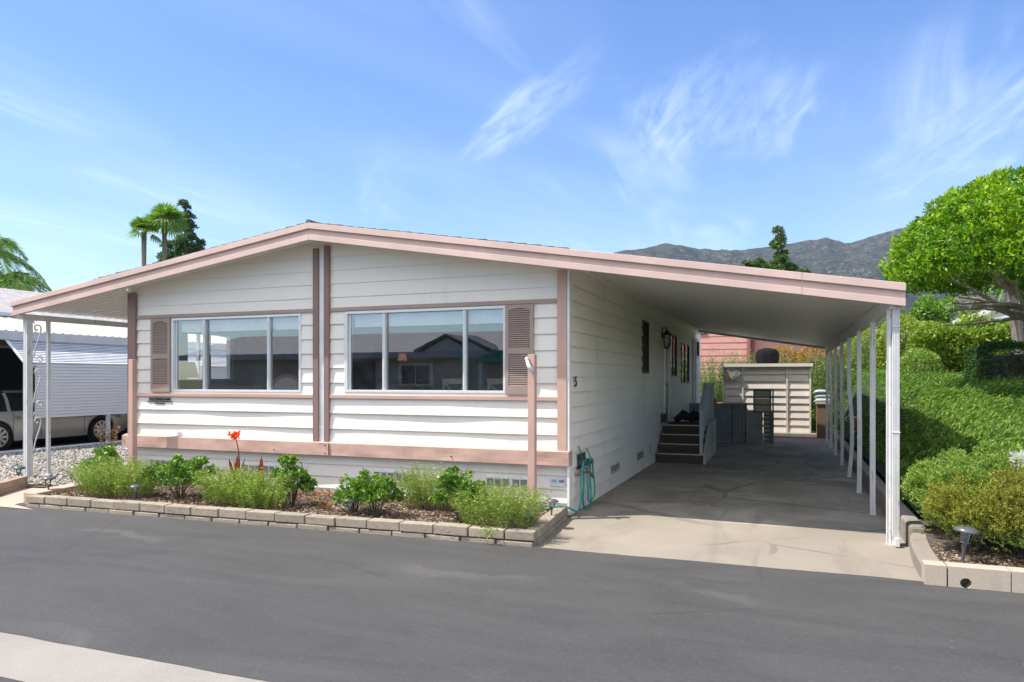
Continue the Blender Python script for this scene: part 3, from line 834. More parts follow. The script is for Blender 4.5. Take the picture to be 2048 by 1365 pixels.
mb.build('door_panel', plain('green_door', (.06, .17, .13), .4), dr)
mb = MB(); mb.box(SX - .02, SX - .012, y0 + .05, y1 - .05, 1.66, z1 - .05); mb.build('pane', M['glass_side'], dr)
mb = MB(); mb.tube([(SX + .02, y0 + .14, 1.6), (SX + .06, y0 + .14, 1.6), (SX + .06, y0 + .26, 1.6)], .012, 8); mb.build('handle', M['darkmetal'], dr)
# downspout and small box on the side wall
mb = MB(); mb.box(SX + .02, SX + .08, 21.3, 21.42, .1, 2.9); mb.box(SX + .02, SX + .08, 21.75, 21.83, .9, 2.9)
mb.build('downspout', M['white'], home, bevel=.004)
mb = MB(); mb.box(SX + .016, SX + .09, 15.75, 15.9, .78, .98); mb.build('outlet_box', M['darkmetal'], home, bevel=.004)
# left-wall window frame and screen seen through the living room
mb = MB()
for (a, b) in ((9.85, 9.89), (10.38, 10.44), (10.93, 10.97)): mb.box(LX - .03, LX + .06, a, b, 1.74, 2.55)
mb.box(LX - .03, LX + .06, 9.85, 10.97, 1.70, 1.74); mb.box(LX - .03, LX + .06, 9.85, 10.97, 2.55, 2.59)
mb.build('left_window', M['frame_white'], home)
# interior room: floor, ceiling, partition
mb = MB()
mb.box(LX + .12, SX - .12, WY + .20, 13.4, .70, .745, 1)
mb.box(LX + .12, SX - .12, WY + .20, 13.4, 2.86, 2.88, 0)
mb.box(LX + .02, SX - .02, 13.4, 13.5, .3, 3.3, 0)
for (a, b, c, d) in ((WY + .2, 9.85, .745, 2.86), (10.97, 13.4, .745, 2.86), (9.85, 10.97, .745, 1.70), (9.85, 10.97, 2.59, 2.86)):
    mb.box(LX + .06, LX + .10, a, b, c, d, 0)
mb.box(SX - .12, SX - .10, WY + .2, 13.4, .745, 2.86, 0)
# front wall lining
for (a, b, c, d) in ((LX + .1, -9.2, .745, 2.86), (-6.63, -5.96, .745, 2.86), (-3.4, SX - .13, .745, 2.86), (-9.2, -6.63, .745, 1.52), (-5.96, -3.4, .745, 1.52), (-9.2, -6.63, 2.72, 2.86), (-5.96, -3.4, 2.72, 2.86)):
    mb.box(a, b, WY + .16, WY + .19, c, d, 0)
mb.build('living_room', [M['dark_room'], M['room_floor']], home)
# lettering and number
def text(name, s, size, loc, rot, m, parent, ext=.004, sx=1.0):
    cu = bpy.data.curves.new(name, 'FONT'); cu.body = s; cu.size = size; cu.extrude = ext; cu.align_x = 'CENTER'; cu.align_y = 'CENTER'; cu.offset = .0015
    cu.materials.append(m)
    tmp = bpy.data.objects.new('tmp_text', cu); COL.objects.link(tmp); bpy.context.view_layer.update()
    me = bpy.data.meshes.new_from_object(tmp.evaluated_get(bpy.context.evaluated_depsgraph_get())); bpy.data.objects.remove(tmp)
    o = bpy.data.objects.new(name, me); COL.objects.link(o); o.parent = parent
    o.location = Vector(loc) - world_loc(parent); o.rotation_euler = rot; o.scale = (sx, 1, 1)
    return o
text('lettering', 'BUCKINGHAM', .062, (-9.40, WY - .030, 1.415), (R(90), 0, 0), M['darkmetal'], home, sx=1.08)
mb = MB(); mb.box(-9.66, -9.14, WY - .034, WY - .02, 1.376, 1.386); mb.box(-9.50, -9.30, WY - .034, WY - .02, 1.345, 1.357)
mb.build('nameplate', M['darkmetal'], home)
text('house_number', '5', .19, (SX + .035, 8.98, 1.70), (R(90), 0, R(90)), M['black'], home, .006)
mb = MB(); mb.box(-2.83, -2.64, WY + .004, WY + .010, .37, .47, 0)
mb.box(-2.82, -2.75, WY + .0015, WY + .0035, .42, .455, 1); mb.box(-2.72, -2.65, WY + .0015, WY + .0035, .42, .455, 2)
mb.build('notice_plate', [plain('notice_white', (.62, .70, .76), .5), plain('notice_blue', (.30, .42, .58), .5), plain('notice_grey', (.2, .21, .23), .5)], home)
# wall lantern
wl = empty('wall_lantern', (SX + .12, 15.95, 2.66), 'black scrolled lantern on the side wall beside the green door', 'wall lamp')
mb = MB(); mb.lathe((SX + .12, 15.95, 2.42), [(.03, 0), (.075, .03), (.085, .22), (.03, .30)], 8); mb.build('lantern_glass', M['lampglass'], wl)
mb = MB(); mb.lathe((SX + .12, 15.95, 2.70), [(.11, 0), (.09, .03), (.03, .09), (.01, .12)], 12); mb.lathe((SX + .12, 15.95, 2.39), [(.02, 0), (.06, .03)], 8)
for k in range(4):
    a = k * math.pi / 2 + .78
    mb.tube([(SX + .12 + .06 * math.cos(a), 15.95 + .06 * math.sin(a), 2.42), (SX + .12 + .085 * math.cos(a), 15.95 + .085 * math.sin(a), 2.7)], .006, 5)
mb.tube([(SX + .12 + .0, 15.95, 2.80), (SX + .10, 15.93, 2.87), (SX + .03, 15.9, 2.85), (SX + .02, 15.9, 2.70)], .014, 6)
mb.lathe((SX + .02, 15.9, 2.68), [(.06, 0), (.06, .02)], 10, axis='x')
mb.build('bracket', M['black'], wl)

# furniture seen through the glass
def chair_int(loc):
    r = empty('armchair', loc, 'carved wood armchair with striped upholstery behind the left front window', 'armchair')
    x, y, z = loc
    mb = MB(); prof = []
    for k in range(15):
        a = math.pi * k / 14; prof.append((x - .30 * math.cos(a), z + .72 + .30 * math.sin(a) ** .8))
    mb.prism([(x - .30, z + .42)] + [(px_, pz_) for px_, pz_ in prof] + [(x + .30, z + .42)], 'y', y, y + .09); mb.build('backrest', plain('striped_fabric', (.55, .50, .52), .9, vscale=20, var=.35), r, bevel=.02)
    mb = MB(); mb.tube([(p[0] * 1.0 + (p[0] - x) * .08, y + .04, p[1] + .02) for p in prof], .04, 8); mb.build('carved_frame', plain('carved_wood', (.33, .14, .07), .5), r)
    mb = MB(); mb.box(x - .33, x + .33, y - .05, y + .6, z + .3, z + .44); mb.build('seat', bpy.data.materials['striped_fabric'], r, bevel=.03)
    for sx_ in (-.3, .3):
        for sy_ in (0, .55):
            mb = MB(); mb.box(x + sx_ - .02, x + sx_ + .02, y + sy_ - .02, y + sy_ + .02, z, z + .3); mb.build('leg', bpy.data.materials['carved_wood'], r)
chair_int((-7.72, 9.75, .745))
def sofa(loc):
    r = empty('sofa', loc, 'long dark tufted sofa behind the left front window', 'sofa'); x, y, z = loc
    mb = MB(); poly = [(x - .95, z + .1)] + [(x - .95 + 1.9 * k / 24, z + .86 + .04 * abs(math.sin(k * math.pi / 4))) for k in range(25)] + [(x + .95, z + .1)]
    mb.prism(poly, 'y', y, y + .18); fm = plain('dark_fabric', (.10, .085, .08), .9); mb.build('backrest', fm, r, bevel=.03)
    mb = MB(); mb.box(x - .9, x + .9, y + .18, y + .8, z + .1, z + .42); mb.build('seat', fm, r, bevel=.03)
sofa((-9.0 + .2, 9.35, .745))
def table_lamp(loc, label, lit=False):
    r = empty('table_lamp', loc, label, 'lamp'); x, y, z = loc
    mb = MB(); mb.lathe((x, y, z), [(.09, 0), (.09, .02), (.02, .04), (.07, .14), (.015, .28), (.012, .36)], 14); mb.build('base', M['darkmetal'], r)
    m_ = plain('dark_shade', (.05, .04, .04), .9)
    if lit:
        m_, nt, b = mat('lit_pleated_shade'); b.inputs['Base Color'].default_value = (.6, .25, .12, 1); b.inputs['Emission Color'].default_value = (1, .42, .2, 1); b.inputs['Emission Strength'].default_value = .12
    mb = MB(); mb.lathe((x, y, z + .34), [(.085, 0), (.055, .12)] if lit else [(.19, 0), (.13, .26)], 20); mb.build('lamp_shade', m_, r)
table_lamp((-9.40, 9.30, 1.42), 'table lamp with a dark cone shade in the left front window')
mb = MB(); st_ = empty('side_table', (-9.40, 9.3, .745), 'small side table under the dark shaded lamp in the left front window', 'side table')
mb.lathe((-9.40, 9.3, .745), [(.15, 0), (.15, .03), (.03, .05), (.03, .62), (.26, .64), (.26, .673)], 16); mb.build('pedestal', M['bark_dark'], st_)
table_lamp((-6.2, 10.9, 1.716), 'table lamp with a glowing orange pleated shade in the right front window', True)
mb = MB(); st_ = empty('cabinet', (-6.2, 11.0, .745), 'tall dark cabinet carrying the glowing orange lamp indoors', 'cabinet')
mb.box(-6.6, -5.8, 10.75, 11.2, .745, 1.715); mb.build('body', M['bark_dark'], st_, bevel=.01)
mb = MB(); mb.box(-6.58, -6.21, 10.735, 10.749, .8, 1.66); mb.box(-6.19, -5.82, 10.735, 10.749, .8, 1.66); mb.build('door', plain('cabinet_door', (.2, .13, .09), .5), st_, bevel=.004)
dt = empty('dining_table', (-4.4, 10.3, .745), 'pale dining table indoors behind the right front window', 'table')
mb = MB(); mb.box(-5.0, -3.5, 10.0, 10.9, 1.46, 1.50); mb.build('tabletop', plain('pale_table', (.5, .46, .42), .4), dt, bevel=.01)
for a in (-4.93, -3.57):
    for b in (10.07, 10.83):
        mb = MB(); mb.box(a - .03, a + .03, b - .03, b + .03, .745, 1.459); mb.build('leg', bpy.data.materials['pale_table'], dt)
def dining_chair(x, y, label):
    r = empty('dining_chair', (x, y, .745), label, 'chair', 'dining chairs indoors'); wd = bpy.data.materials.get('chair_wood') or plain('chair_wood', (.38, .30, .24), .5)
    z = .745
    mb = MB(); mb.box(x - .2, x + .2, y - .02, y + .02, z + .92, z + 1.0)
    mb.tube([(x - .18, y, z + .94), (x + .18, y, z + .55)], .018, 6); mb.tube([(x + .18, y, z + .94), (x - .18, y, z + .55)], .018, 6)
    mb.box(x - .2, x - .165, y - .018, y + .018, z + .47, z + .93); mb.box(x + .165, x + .2, y - .018, y + .018, z + .47, z + .93); mb.build('backrest', wd, r)
    mb = MB(); mb.box(x - .21, x + .21, y - .02, y + .4, z + .43, z + .47); mb.build('seat', wd, r, bevel=.006)
    for a in (-.18, .18):
        for b in (0, .36):
            mb = MB(); mb.box(x + a - .018, x + a + .018, y + b - .018, y + b + .018, z, z + .43); mb.build('leg', wd, r)
dining_chair(-4.55, 9.55, 'cross back dining chair indoors nearer the window mullion')
dining_chair(-3.85, 9.6, 'cross back dining chair indoors nearer the right shutter')

# ------------------------------------------------------------------ carport on the right
cp = empty('carport', (0, 15, 0), 'white aluminium carport roof on slender worn posts over the driveway', 'carport')
def pan_profile(y0, y1, per=.165, dep=.045):
    """list of (y, dz) trapezoid ribs"""
    out = []; y = y0
    while y < y1:
        for a, b in ((0, 0), (.62, 0), (.70, dep), (.92, dep), (1.0, 0)):
            out.append((y + a * per, b))
        y += per
    res = [out[0]]
    for p in out[1:]:
        if p[0] > res[-1][0] + 1e-4: res.append(p)
    return res
def ribbed(mb, x0, x1, zf, y0, y1, per=.165, dep=.045, nx=3, flip=False):
    pr = pan_profile(y0, y1, per, dep)
    xs_ = np.linspace(x0, x1, nx)
    V = [(x, y, zf(x) + d) for y, d in pr for x in xs_]
    F = []
    for i in range(len(pr) - 1):
        for k in range(nx - 1):
            F.append((i * nx + k, i * nx + k + 1, (i + 1) * nx + k + 1, (i + 1) * nx + k))
    mb.mesh(V, F)
ZR = lambda x: 3.205 - (x + 2.59) * .1600
def pan_seams(mb, y0, per=.165):
    for i_, f_ in enumerate(mb.f):
        ph_ = ((min(mb.v[q][1] for q in f_) - y0 + .0005) / per) % 1
        if .60 < ph_ < .66 or ph_ > .90: mb.m[i_] = 1
seam_m = plain('pan_seam_shade', (.50, .48, .45), .7)  # rib side faces darkened: shade put into the colour along the pan seams
mb = MB(); ribbed(mb, -2.56, 1.10, ZR, 8.37, 22.1); pan_seams(mb, 8.37); mb.build('roof_panel', [M['pan'], seam_m], cp)
mb = MB(); mb.box(.985, 1.045, 8.37, 22.1, 2.47, ZR(1.0) - .004); mb.box(1.10, 1.125, 8.37, 22.1, 2.50, 2.66); mb.box(1.047, 1.10, 8.37, 22.1, 2.50, 2.515)
mb.build('gutter', M['postwhite'], cp, bevel=.003)
mb = MB(); mb.box(-2.50, 1.09, 22.1, 22.13, 0, 1)
mb.v = [(x, y, (ZR(x) - .06 if z == 0 else ZR(x) + .05)) for x, y, z in mb.v]; mb.build('rear_edge_trim', M['postwhite'], cp)
# eight posts, the nearest thick and fluted with the downspout
def fluted(mb, x, y, w, z0, z1, bend=0.0, twist=0.0):
    prof = []; n_ = 5
    h = w / 2
    for s_ in range(4):
        for k in range(n_):
            t = -h + w * k / n_; d = h - (.006 if k % 2 else 0)
            prof.append([(t, -d), (d, t), (-t, d), (-d, -t)][s_])
    zs_ = np.linspace(z0, z1, 9); m_ = len(prof); V = []
    for z in zs_:
        f = (z - z0) / (z1 - z0); ox = bend * math.sin(math.pi * min(1, f * 1.6)) if f < .625 else 0
        oy = twist * f
        V += [(x + ox + a, y + oy + b, z) for a, b in prof]
    F = [(i * m_ + k, i * m_ + (k + 1) % m_, (i + 1) * m_ + (k + 1) % m_, (i + 1) * m_ + k) for i in range(8) for k in range(m_)]
    mb.mesh(V, F)
    mb.box(x - h - .006, x + h + .006, y - h - .006, y + h + .006, z0, z0 + .015)
mb = MB(); fluted(mb, 1.015, 8.47, .085, 0.002, 2.47); mb.build('post', M['postwhite'], cp)
mb = MB()
for k in range(5): mb.box(1.020 + k * .0135, 1.0305 + k * .0135, 8.385, 8.424, .10, 2.50)
mb.box(1.018, 1.086, 8.392, 8.4255, .10, 2.50); mb.box(1.035, 1.08, 8.33, 8.42, .012, .10); mb.box(1.014, 1.092, 8.381, 8.426, 1.18, 1.195); mb.box(1.014, 1.092, 8.381, 8.426, 2.28, 2.295); mb.build('downspout', M['postwhite'], cp, bevel=.004)
for i, y in enumerate((10.28, 12.15, 14.05, 15.9, 17.85, 19.8, 21.7)):
    mb = MB(); fluted(mb, 1.02, y, .062, 0.003, 2.47, bend=(.05 if i == 2 else .008 * (i % 2)))
    mb.build('post', M['postwhite'], cp)
# decorative pierced screen between the rear posts
mb = MB()
def scallop(y0, y1, z0, z1, x):
    n_ = int((y1 - y0) / .155); m_ = int((z1 - z0) / .155)
    for i in range(n_):
        for j in range(m_):
            cy, cz = y0 + (i + .5) * .155, z0 + (j + .5) * .155; r = .068
            ring = [(x, cy + r * math.cos(a), cz + r * math.sin(a)) for a in np.linspace(0, 2 * math.pi, 9)]
            ring2 = [(x, cy + (r + .022) * math.cos(a), cz + (r + .022) * math.sin(a)) for a in np.linspace(0, 2 * math.pi, 9)]
            for k in range(8): mb.face([ring[k], ring[k + 1], ring2[k + 1], ring2[k]])
for a, b in ((14.9, 15.83), (15.96, 17.78), (17.92, 19.73), (19.87, 21.63)):
    scallop(a, b, .95, 2.42, 1.02)
mb.build('pierced_screen', plain('screen_metal', (.55, .56, .60), .45, .3), cp)

# ------------------------------------------------------------------ left awning
la = empty('side_awning', (-11.2, 14, 0), 'ribbed white awning along the left side of the home on scrolled iron posts', 'awning')
ZL = lambda x: zfb(x) + .075
mb = MB(); ribbed(mb, -12.12, -10.07, ZL, 8.37, 22.1, dep=.03); mb.build('roof_panel', M['pan'], la)
mb = MB(); mb.box(-12.12, -12.06, 8.37, 22.1, 2.745, 2.84); mb.box(-12.2, -12.12, 8.37, 22.1, 2.75, 2.80)
mb.build('beam', M['postwhite'], la, bevel=.003)
for y in (8.50, 12.3, 16.2, 20.1):
    mb = MB(); fluted(mb, -12.10, y, .10 if y < 9 else .06, .05, 2.745); mb.build('post', M['postwhite'], la)
mb = MB(); fluted(mb, -12.10, 8.86, .052, .05, 2.745); mb.build('post', M['postwhite'], la)
def scroll(y0, z0):
    def spiral(cy, cz, r0, r1, a0, a1, n=16): return [(-12.10, cy + (r0 + (r1 - r0) * k / n) * math.cos(a0 + (a1 - a0) * k / n), cz + (r0 + (r1 - r0) * k / n) * math.sin(a0 + (a1 - a0) * k / n)) for k in range(n + 1)]
    top = spiral(y0 + .10, z0 + .56, .022, .072, 5.5, 0.2)
    mb.tube(top + [(-12.10, y0 + .155, z0 + .46), (-12.10, y0 + .07, z0 + .22), (-12.10, y0 + .035, z0 + .05)], .012, 6)
    mb.tube(spiral(y0 + .15, z0 + .02, .018, .062, 3.6, 9.0), .012, 6)
    mb.tube(spiral(y0 + .07, z0 + .68, .015, .04, 0, 4.5), .010, 6)
mb = MB()
for z in (.45, 1.28, 2.05): scroll(8.56, z)
mb.build('scrollwork', M['postwhite'], la)

# ------------------------------------------------------------------ free-standing posts before the facade
def deco_post(x, label, hook=False, m='pink'):
    r = empty('garden_post', (x, 8.40, .08), label, 'post', 'square pink posts before the facade')
    mb = MB(); mb.box(x - .045, x + .045, 8.355, 8.445, .06, 2.045)
    mb.build('shaft', M[m], r, bevel=.005)
    if hook:
        mb = MB(); mb.tube([(x - .045, 8.345, 1.99), (x - .04, 8.32, 1.97), (x - .015, 8.31, 1.90), (x + .02, 8.31, 1.86), (x + .03, 8.34, 1.83)], [.012, .02, .026, .03, .012], 8)
        mb.lathe((x - .045, 8.33, 1.955), [(.005, 0), (.028, .02), (.028, .04), (.01, .06)], 10)
        mb.build('faucet_ornament', plain('chalk_white', (.7, .68, .68), .6), r)
    return r
deco_post(-9.585, 'square brown pink post standing before the left corner of the facade')
deco_post(-2.95, 'square pink post with a white ornament before the right shutter', True)

# ------------------------------------------------------------------ solar path lamps
def path_lamp_mesh():
    r = empty('path_lamp', (0, 0, 0), cat='path lamp', group='solar path lamps along the beds')
    mb = MB(); mb.lathe((0, 0, 0), [(.006, -.05), (.011, .0), (.012, .12), (.018, .13), (.018, .15), (.012, .16)], 10); mb.build('stake', plain('lamp_stake', (.10, .10, .11), .45), r, local=True)
    mb = MB(); mb.lathe((0, 0, .16), [(.03, 0), (.042, .085)], 14); mb.build('lens', M['lampglass'], r, local=True)
    mb = MB(); mb.lathe((0, 0, .245), [(.085, -.012), (.088, -.004), (.075, .012), (.045, .024), (.01, .028)], 20)
    mb.lathe((0, 0, .15), [(.034, 0), (.034, .012)], 12)
    for k in range(3):
        a = k * 2.094; mb.tube([(.034 * math.cos(a), .034 * math.sin(a), .155), (.044 * math.cos(a), .044 * math.sin(a), .24)], .003, 4)
    mb.build('cap', plain('lamp_cap', (.13, .14, .15), .35, .3), r, local=True)
    return r
plm = path_lamp_mesh()
lamps = [((-11.60, 7.98, .07), (R(0), R(9), 0), 'tilted solar path lamp in the gravel beside the scrolled awning post', 1.0),
         ((-9.90, 7.25, .06), (0, R(1), 0), 'upright solar path lamp at the left tip of the flower bed', 1.05),
         ((-7.98, 7.02, .14), (0, R(4), 0), 'solar path lamp between the feathery plants and the first rose bush', .8),
         ((-4.77, 7.15, .10), (0, R(2), 0), 'solar path lamp in front of the rose bush at the middle of the bed', .95),
         ((-2.66, 7.30, .10), (R(10), R(16), 0), 'leaning dark solar path lamp buried in the feathery plants near the curb corner', .85),
         ((-2.56, 7.95, .12), (R(-3), R(3), 0), 'pale capped solar path lamp beside the hose end at the bed corner', .85),
         ((1.42, 7.25, .14), (0, R(7), 0), 'solar path lamp in front of the amber heath bush on the right', 1.2)]
for i, (loc, rot, lab, sc) in enumerate(lamps):
    o = plm if i == 0 else copy_tree(plm)
    o.location = loc; o.rotation_euler = rot; o.scale = (sc, sc, sc); o['label'] = lab

# ------------------------------------------------------------------ hose
teal = plain('teal_hose', (.02, .30, .27), .35)
hs = empty('garden_hose', (SX + .09, 9.3, .6), 'teal garden hose looped over a holder on the side wall at the front corner', 'garden hose')
mb = MB()
hx = SX + .10
def loop(y0, y1, zt, zb, x, ph=0):
    pts = []
    for k in range(33):
        a = 2 * math.pi * k / 32
        cy = (y0 + y1) / 2; cz = (zt + zb) / 2
        sy = (y1 - y0) / 2; sz = (zt - zb) / 2
        yy_ = cy + sy * math.sin(a) * (1 - .25 * math.cos(a)); z_ = cz + sz * math.cos(a)
        pts.append((x + .012 * math.sin(3 * a + ph), yy_, z_))
    return pts
mb.tube(loop(9.08, 9.50, .68, .03, hx), .0125, 8, caps=False)
mb.tube(loop(9.20, 9.56, .67, .10, hx + .03, 1), .0125, 8, caps=False)
mb.tube([(hx, 9.12, .67), (hx + .01, 9.02, .58), (hx, 8.98, .4), (hx, 9.0, .2), (hx, 8.93, .09), (hx + .01, 8.78, .06), (hx - .04, 8.58, .14), (-2.62, 8.45, .185), (-2.75, 8.42, .15), (-2.95, 8.40, .13)], .0125, 8)
mb.build('loops', teal, hs)
mb = MB(); mb.tube([(SX + .03, 9.12, .86), (SX + .09, 9.12, .68)], .008, 6); mb.tube([(SX + .03, 9.52, .80), (SX + .10, 9.50, .66)], .008, 6)
mb.box(SX + .02, SX + .13, 9.14, 9.46, .60, .67); mb.box(SX + .016, SX + .024, 9.1, 9.5, .55, .75)
mb.build('holder', plain('holder_green', (.04, .09, .08), .5), hs, bevel=.01)
fc = empty('faucet', (SX + .05, 9.1, .5), 'weathered brass garden faucet behind the teal hose', 'faucet')
mb = MB(); mb.tube([(SX + .01, 9.0, .5), (SX + .07, 9.02, .5), (SX + .12, 9.2, .52), (SX + .14, 9.3, .50), (SX + .15, 9.4, .42)], .016, 8)
mb.lathe((SX + .09, 9.06, .52), [(.012, 0), (.03, .03), (.03, .04)], 8); mb.lathe((SX + .12, 9.22, .53), [(.012, 0), (.028, .03), (.028, .04)], 8)
mb.build('pipe', plain('brass', (.28, .20, .12), .45, .6), fc)

# ------------------------------------------------------------------ steps to the side door
st = empty('entry_steps', (-2.05, 16, 0), 'brown carpeted entry steps with a grey railing up to the side door', 'steps')
tr_m = plain('brown_step_carpet', (.085, .062, .042), .9, bscale=80, bstr=.4)
Z = [.19, .37, .55, .73]
mb = MB(); yb = [15.05, 15.33, 15.61, 15.89, 17.45]
for k in range(4): mb.box(-2.545 + (.0 if k else 0), -1.60, yb[k], yb[k + 1] - .002, 0.003, Z[k])
mb.build('treads', tr_m, st)
mb = MB()
for k in range(4): mb.box(-2.545, -1.60, yb[k] - .012, yb[k] + .02, Z[k] - .012, Z[k] + .008)
mb.build('nosing', plain('metal_nosing', (.5, .47, .40), .4, .5), st)
mb = MB()
poly = [(15.0, 0), (15.0, .22), (15.9, .80), (17.5, .80), (17.5, 0)]
mb.prism(poly, 'x', -1.595, -1.56)
for k in range(12): mb.box(-1.56, -1.553, 15.05 + k * .2, 15.06 + k * .2, .03, min(.76, .2 + k * .13))
mb.build('side_skirt', plain('grey_board', (.50, .48, .45), .7, var=.2), st)
gr = plain('grey_rail_paint', (.47, .50, .52), .6)
mb = MB(); mb.box(-1.68, -1.61, 15.08, 15.15, .19, 1.08); mb.build('newel_post', gr, st, bevel=.004)
mb = MB(); mb.box(-1.68, -1.61, 15.95, 16.02, .73, 1.62); mb.box(-1.68, -1.61, 17.38, 17.45, .73, 1.62); mb.build('newel_post', gr, st, bevel=.004)
mb = MB(); mb.prism([(15.05, 1.04), (15.98, 1.60), (17.48, 1.60), (17.48, 1.65), (15.96, 1.65), (15.05, 1.09)], 'x', -1.69, -1.60); mb.build('handrail', gr, st)
for k in range(9):
    y = 15.28 + k * .235
    f = min(1, (y - 15.05) / .93); z0_ = .20 + min(.53, (y - 15.05) * .62)
    mb = MB(); mb.box(-1.665, -1.63, y - .018, y + .018, z0_, 1.05 + .56 * f); mb.build('baluster', gr, st)
db = empty('dark_bundle', (-2.2, 17.1, .73), 'heap of dark folded cloth lying on the landing by the door', 'bundle')
mb = MB()
for k in range(9):
    rr = random.Random(k); x, y = -2.35 + rr.uniform(0, .5), 16.95 + rr.uniform(-.15, .25)
    mb.tube([(x - .2, y, .78), (x, y + .05, .86 + rr.uniform(0, .1)), (x + .2, y - .05, .78)], [.04, .09, .03], 8)
mb.build('cloth', M['black'], db)

# grey gate fence behind the steps
gf = empty('board_fence', (-1.85, 20.5, 0), 'waist high blue grey board fence between the home and the gate', 'fence')
bl_m = plain('blue_grey_boards', (.22, .25, .28), .7, var=.2)
mb = MB()
x = -2.56
while x < -1.10:
    w = .085; mb.box(x, min(x + w, -1.08), 20.48, 20.50, .02, 1.06); x += w + .006
mb.box(-2.56, -1.08, 20.505, 20.54, .9, 1.0); mb.box(-2.56, -1.08, 20.505, 20.54, .15, .25)
mb.build('boards', bl_m, gf)
mb = MB(); mb.box(-1.42, -1.40, 20.46, 20.479, .02, 1.06); mb.box(-1.075, -1.03, 20.46, 20.54, .0, 1.08); mb.build('post', M['darkmetal'], gf)
gt = empty('garden_gate', (-.7, 20.4, 0), 'grey gate with cream framed lattice panes in front of the shed', 'gate')
mb = MB(); mb.box(-1.02, -.62, 20.40, 20.43, .02, .86); mb.build('panel', plain('grey_gate_panel', (.30, .32, .34), .6, var=.3), gt)
mb = MB()
for x0 in (-.86, -.44): mb.box(x0, x0 + .04, 20.36, 20.40, .83, 1.45)
mb.box(-.50 + .06, -.36, 20.30, 20.39, -.0, .85)
for z in (.83, 1.02, 1.22, 1.41): mb.box(-.82, -.44, 20.36, 20.40, z, z + .04)
for k in range(7): mb.box(-.60, -.44, 20.35, 20.38, .05 + k * .115, .09 + k * .115)
mb.box(-.38, -.34, 20.36, 20.40, .0, 1.45)
mb.build('frame', plain('gate_frame_grey', (.16, .17, .17), .6), gt)
mb = MB()
for z in (.87, 1.06, 1.26): mb.box(-.82, -.44, 20.375, 20.385, z, z + .15)
mb.box(-.60, -.44, 20.385, 20.395, .03, .83)  # cream strip painted in for the sunlight between the lower slats
mb.build('panes_and_sun_strip', plain('cream_pane_and_sunlight', (.62, .54, .38), .6), gt)

# ------------------------------------------------------------------ shed
sh = empty('garden_shed', (-.6, 24, 0), 'low pale metal shed with louvred lap front at the end of the driveway', 'shed')
sm_ = plain('shed_cream', (.74, .68, .61), .5, var=.08)
mb = MB(); x0, x1, y0, y1, z0, z1 = -1.9, .66, 23.45, 24.6, .10, 2.10
mb.box(x0 + .03, x1 - .03, y0 + .05, y1, z0, z1); 
mb.build('body', sm_, sh)
mb = MB()
nl = 9
for a, b in ((x0 + .06, x0 + .57), (x0 + .63, x0 + 1.86), (x0 + 1.92, x1 - .05)):
    lap_wall(mb, (0, y0 + .045, 0), (1, 0, 0), (0, -1, 0), a, b, [z0 + (z1 - z0) * k / nl for k in range(nl + 1)], p=.036, wav=.2, seed=a)
mb.build('louvred_front', sm_, sh)
mb = MB()
for a in (x0, x0 + .575, x0 + 1.865, x1 - .045): mb.box(a, a + .05, y0 - .02, y0 + .048, z0, z1)
mb.build('trim', plain('shed_trim', (.74, .67, .59), .5), sh, bevel=.003)
mb = MB(); mb.prism([(x0 - .10, 2.20), (x0 - .02, 2.105), (x1 + .04, 2.105), (x1 + .06, 2.20)], 'y', y0 - .12, y1 + .1); mb.build('roof', sm_, sh)
mb = MB(); mb.box(x0 - .1, x1 + .15, 23.1, 24.8, 0.002, .098); mb.build('base_slab', M['gutter'], sh, bevel=.008)
# ornament
ho = empty('wall_ornament', (-1.65, 23.35, 1.95), 'heart shaped colourful mosaic ornament hung on the shed front', 'ornament')
mb = MB()
pts = []
for k in range(28):
    a = 2 * math.pi * k / 28
    hxv = 16 * math.sin(a) ** 3; hzv = 13 * math.cos(a) - 5 * math.cos(2 * a) - 2 * math.cos(3 * a) - math.cos(4 * a)
    pts.append((-1.63 + hxv * .0175, 1.86 + hzv * .0115))
mb.prism(pts, 'y', 23.34, 23.38)
m_, nt, b = mat('mosaic'); vv = N(nt, 'ShaderNodeTexVoronoi', {'Vector': coords(nt), 'Scale': 16.0})
cc = cramp(nt, N(nt, 'ShaderNodeSeparateColor', {0: vv.outputs['Color']}).outputs[0], [(.2, (.12, .16, .20)), (.5, (.30, .36, .38)), (.7, (.45, .12, .07)), (.85, (.35, .38, .10))]); nt.links.new(cc, b.inputs['Base Color'])
mb.build('plaque', m_, ho, bevel=.008)
# covered bundle on the roof of the shed
cv = empty('covered_barbecue', (-.6, 24.1, 2.2), 'round black fabric covered barbecue on top of the shed', 'covered barbecue')
V = []; seg = 36; prof = [(.30, 0), (.33, .10), (.36, .25), (.34, .38), (.26, .46), (.10, .50), (0.01, .50)]
mb = MB()
for (r_, h) in prof:
    for k in range(seg):
        a = 2 * math.pi * k / seg; rr_ = r_ * (1 + .07 * math.sin(9 * a) * (1 - h / .55)); V.append((-.6 + rr_ * math.cos(a), 24.1 + rr_ * math.sin(a), 2.2 + h))
mb.mesh(V, [(i * seg + k, i * seg + (k + 1) % seg, (i + 1) * seg + (k + 1) % seg, (i + 1) * seg + k) for i in range(len(prof) - 1) for k in range(seg)], 0, True)
mb.build('cover', plain('black_fabric', (.014, .014, .015), .9, spec=.1), cv)
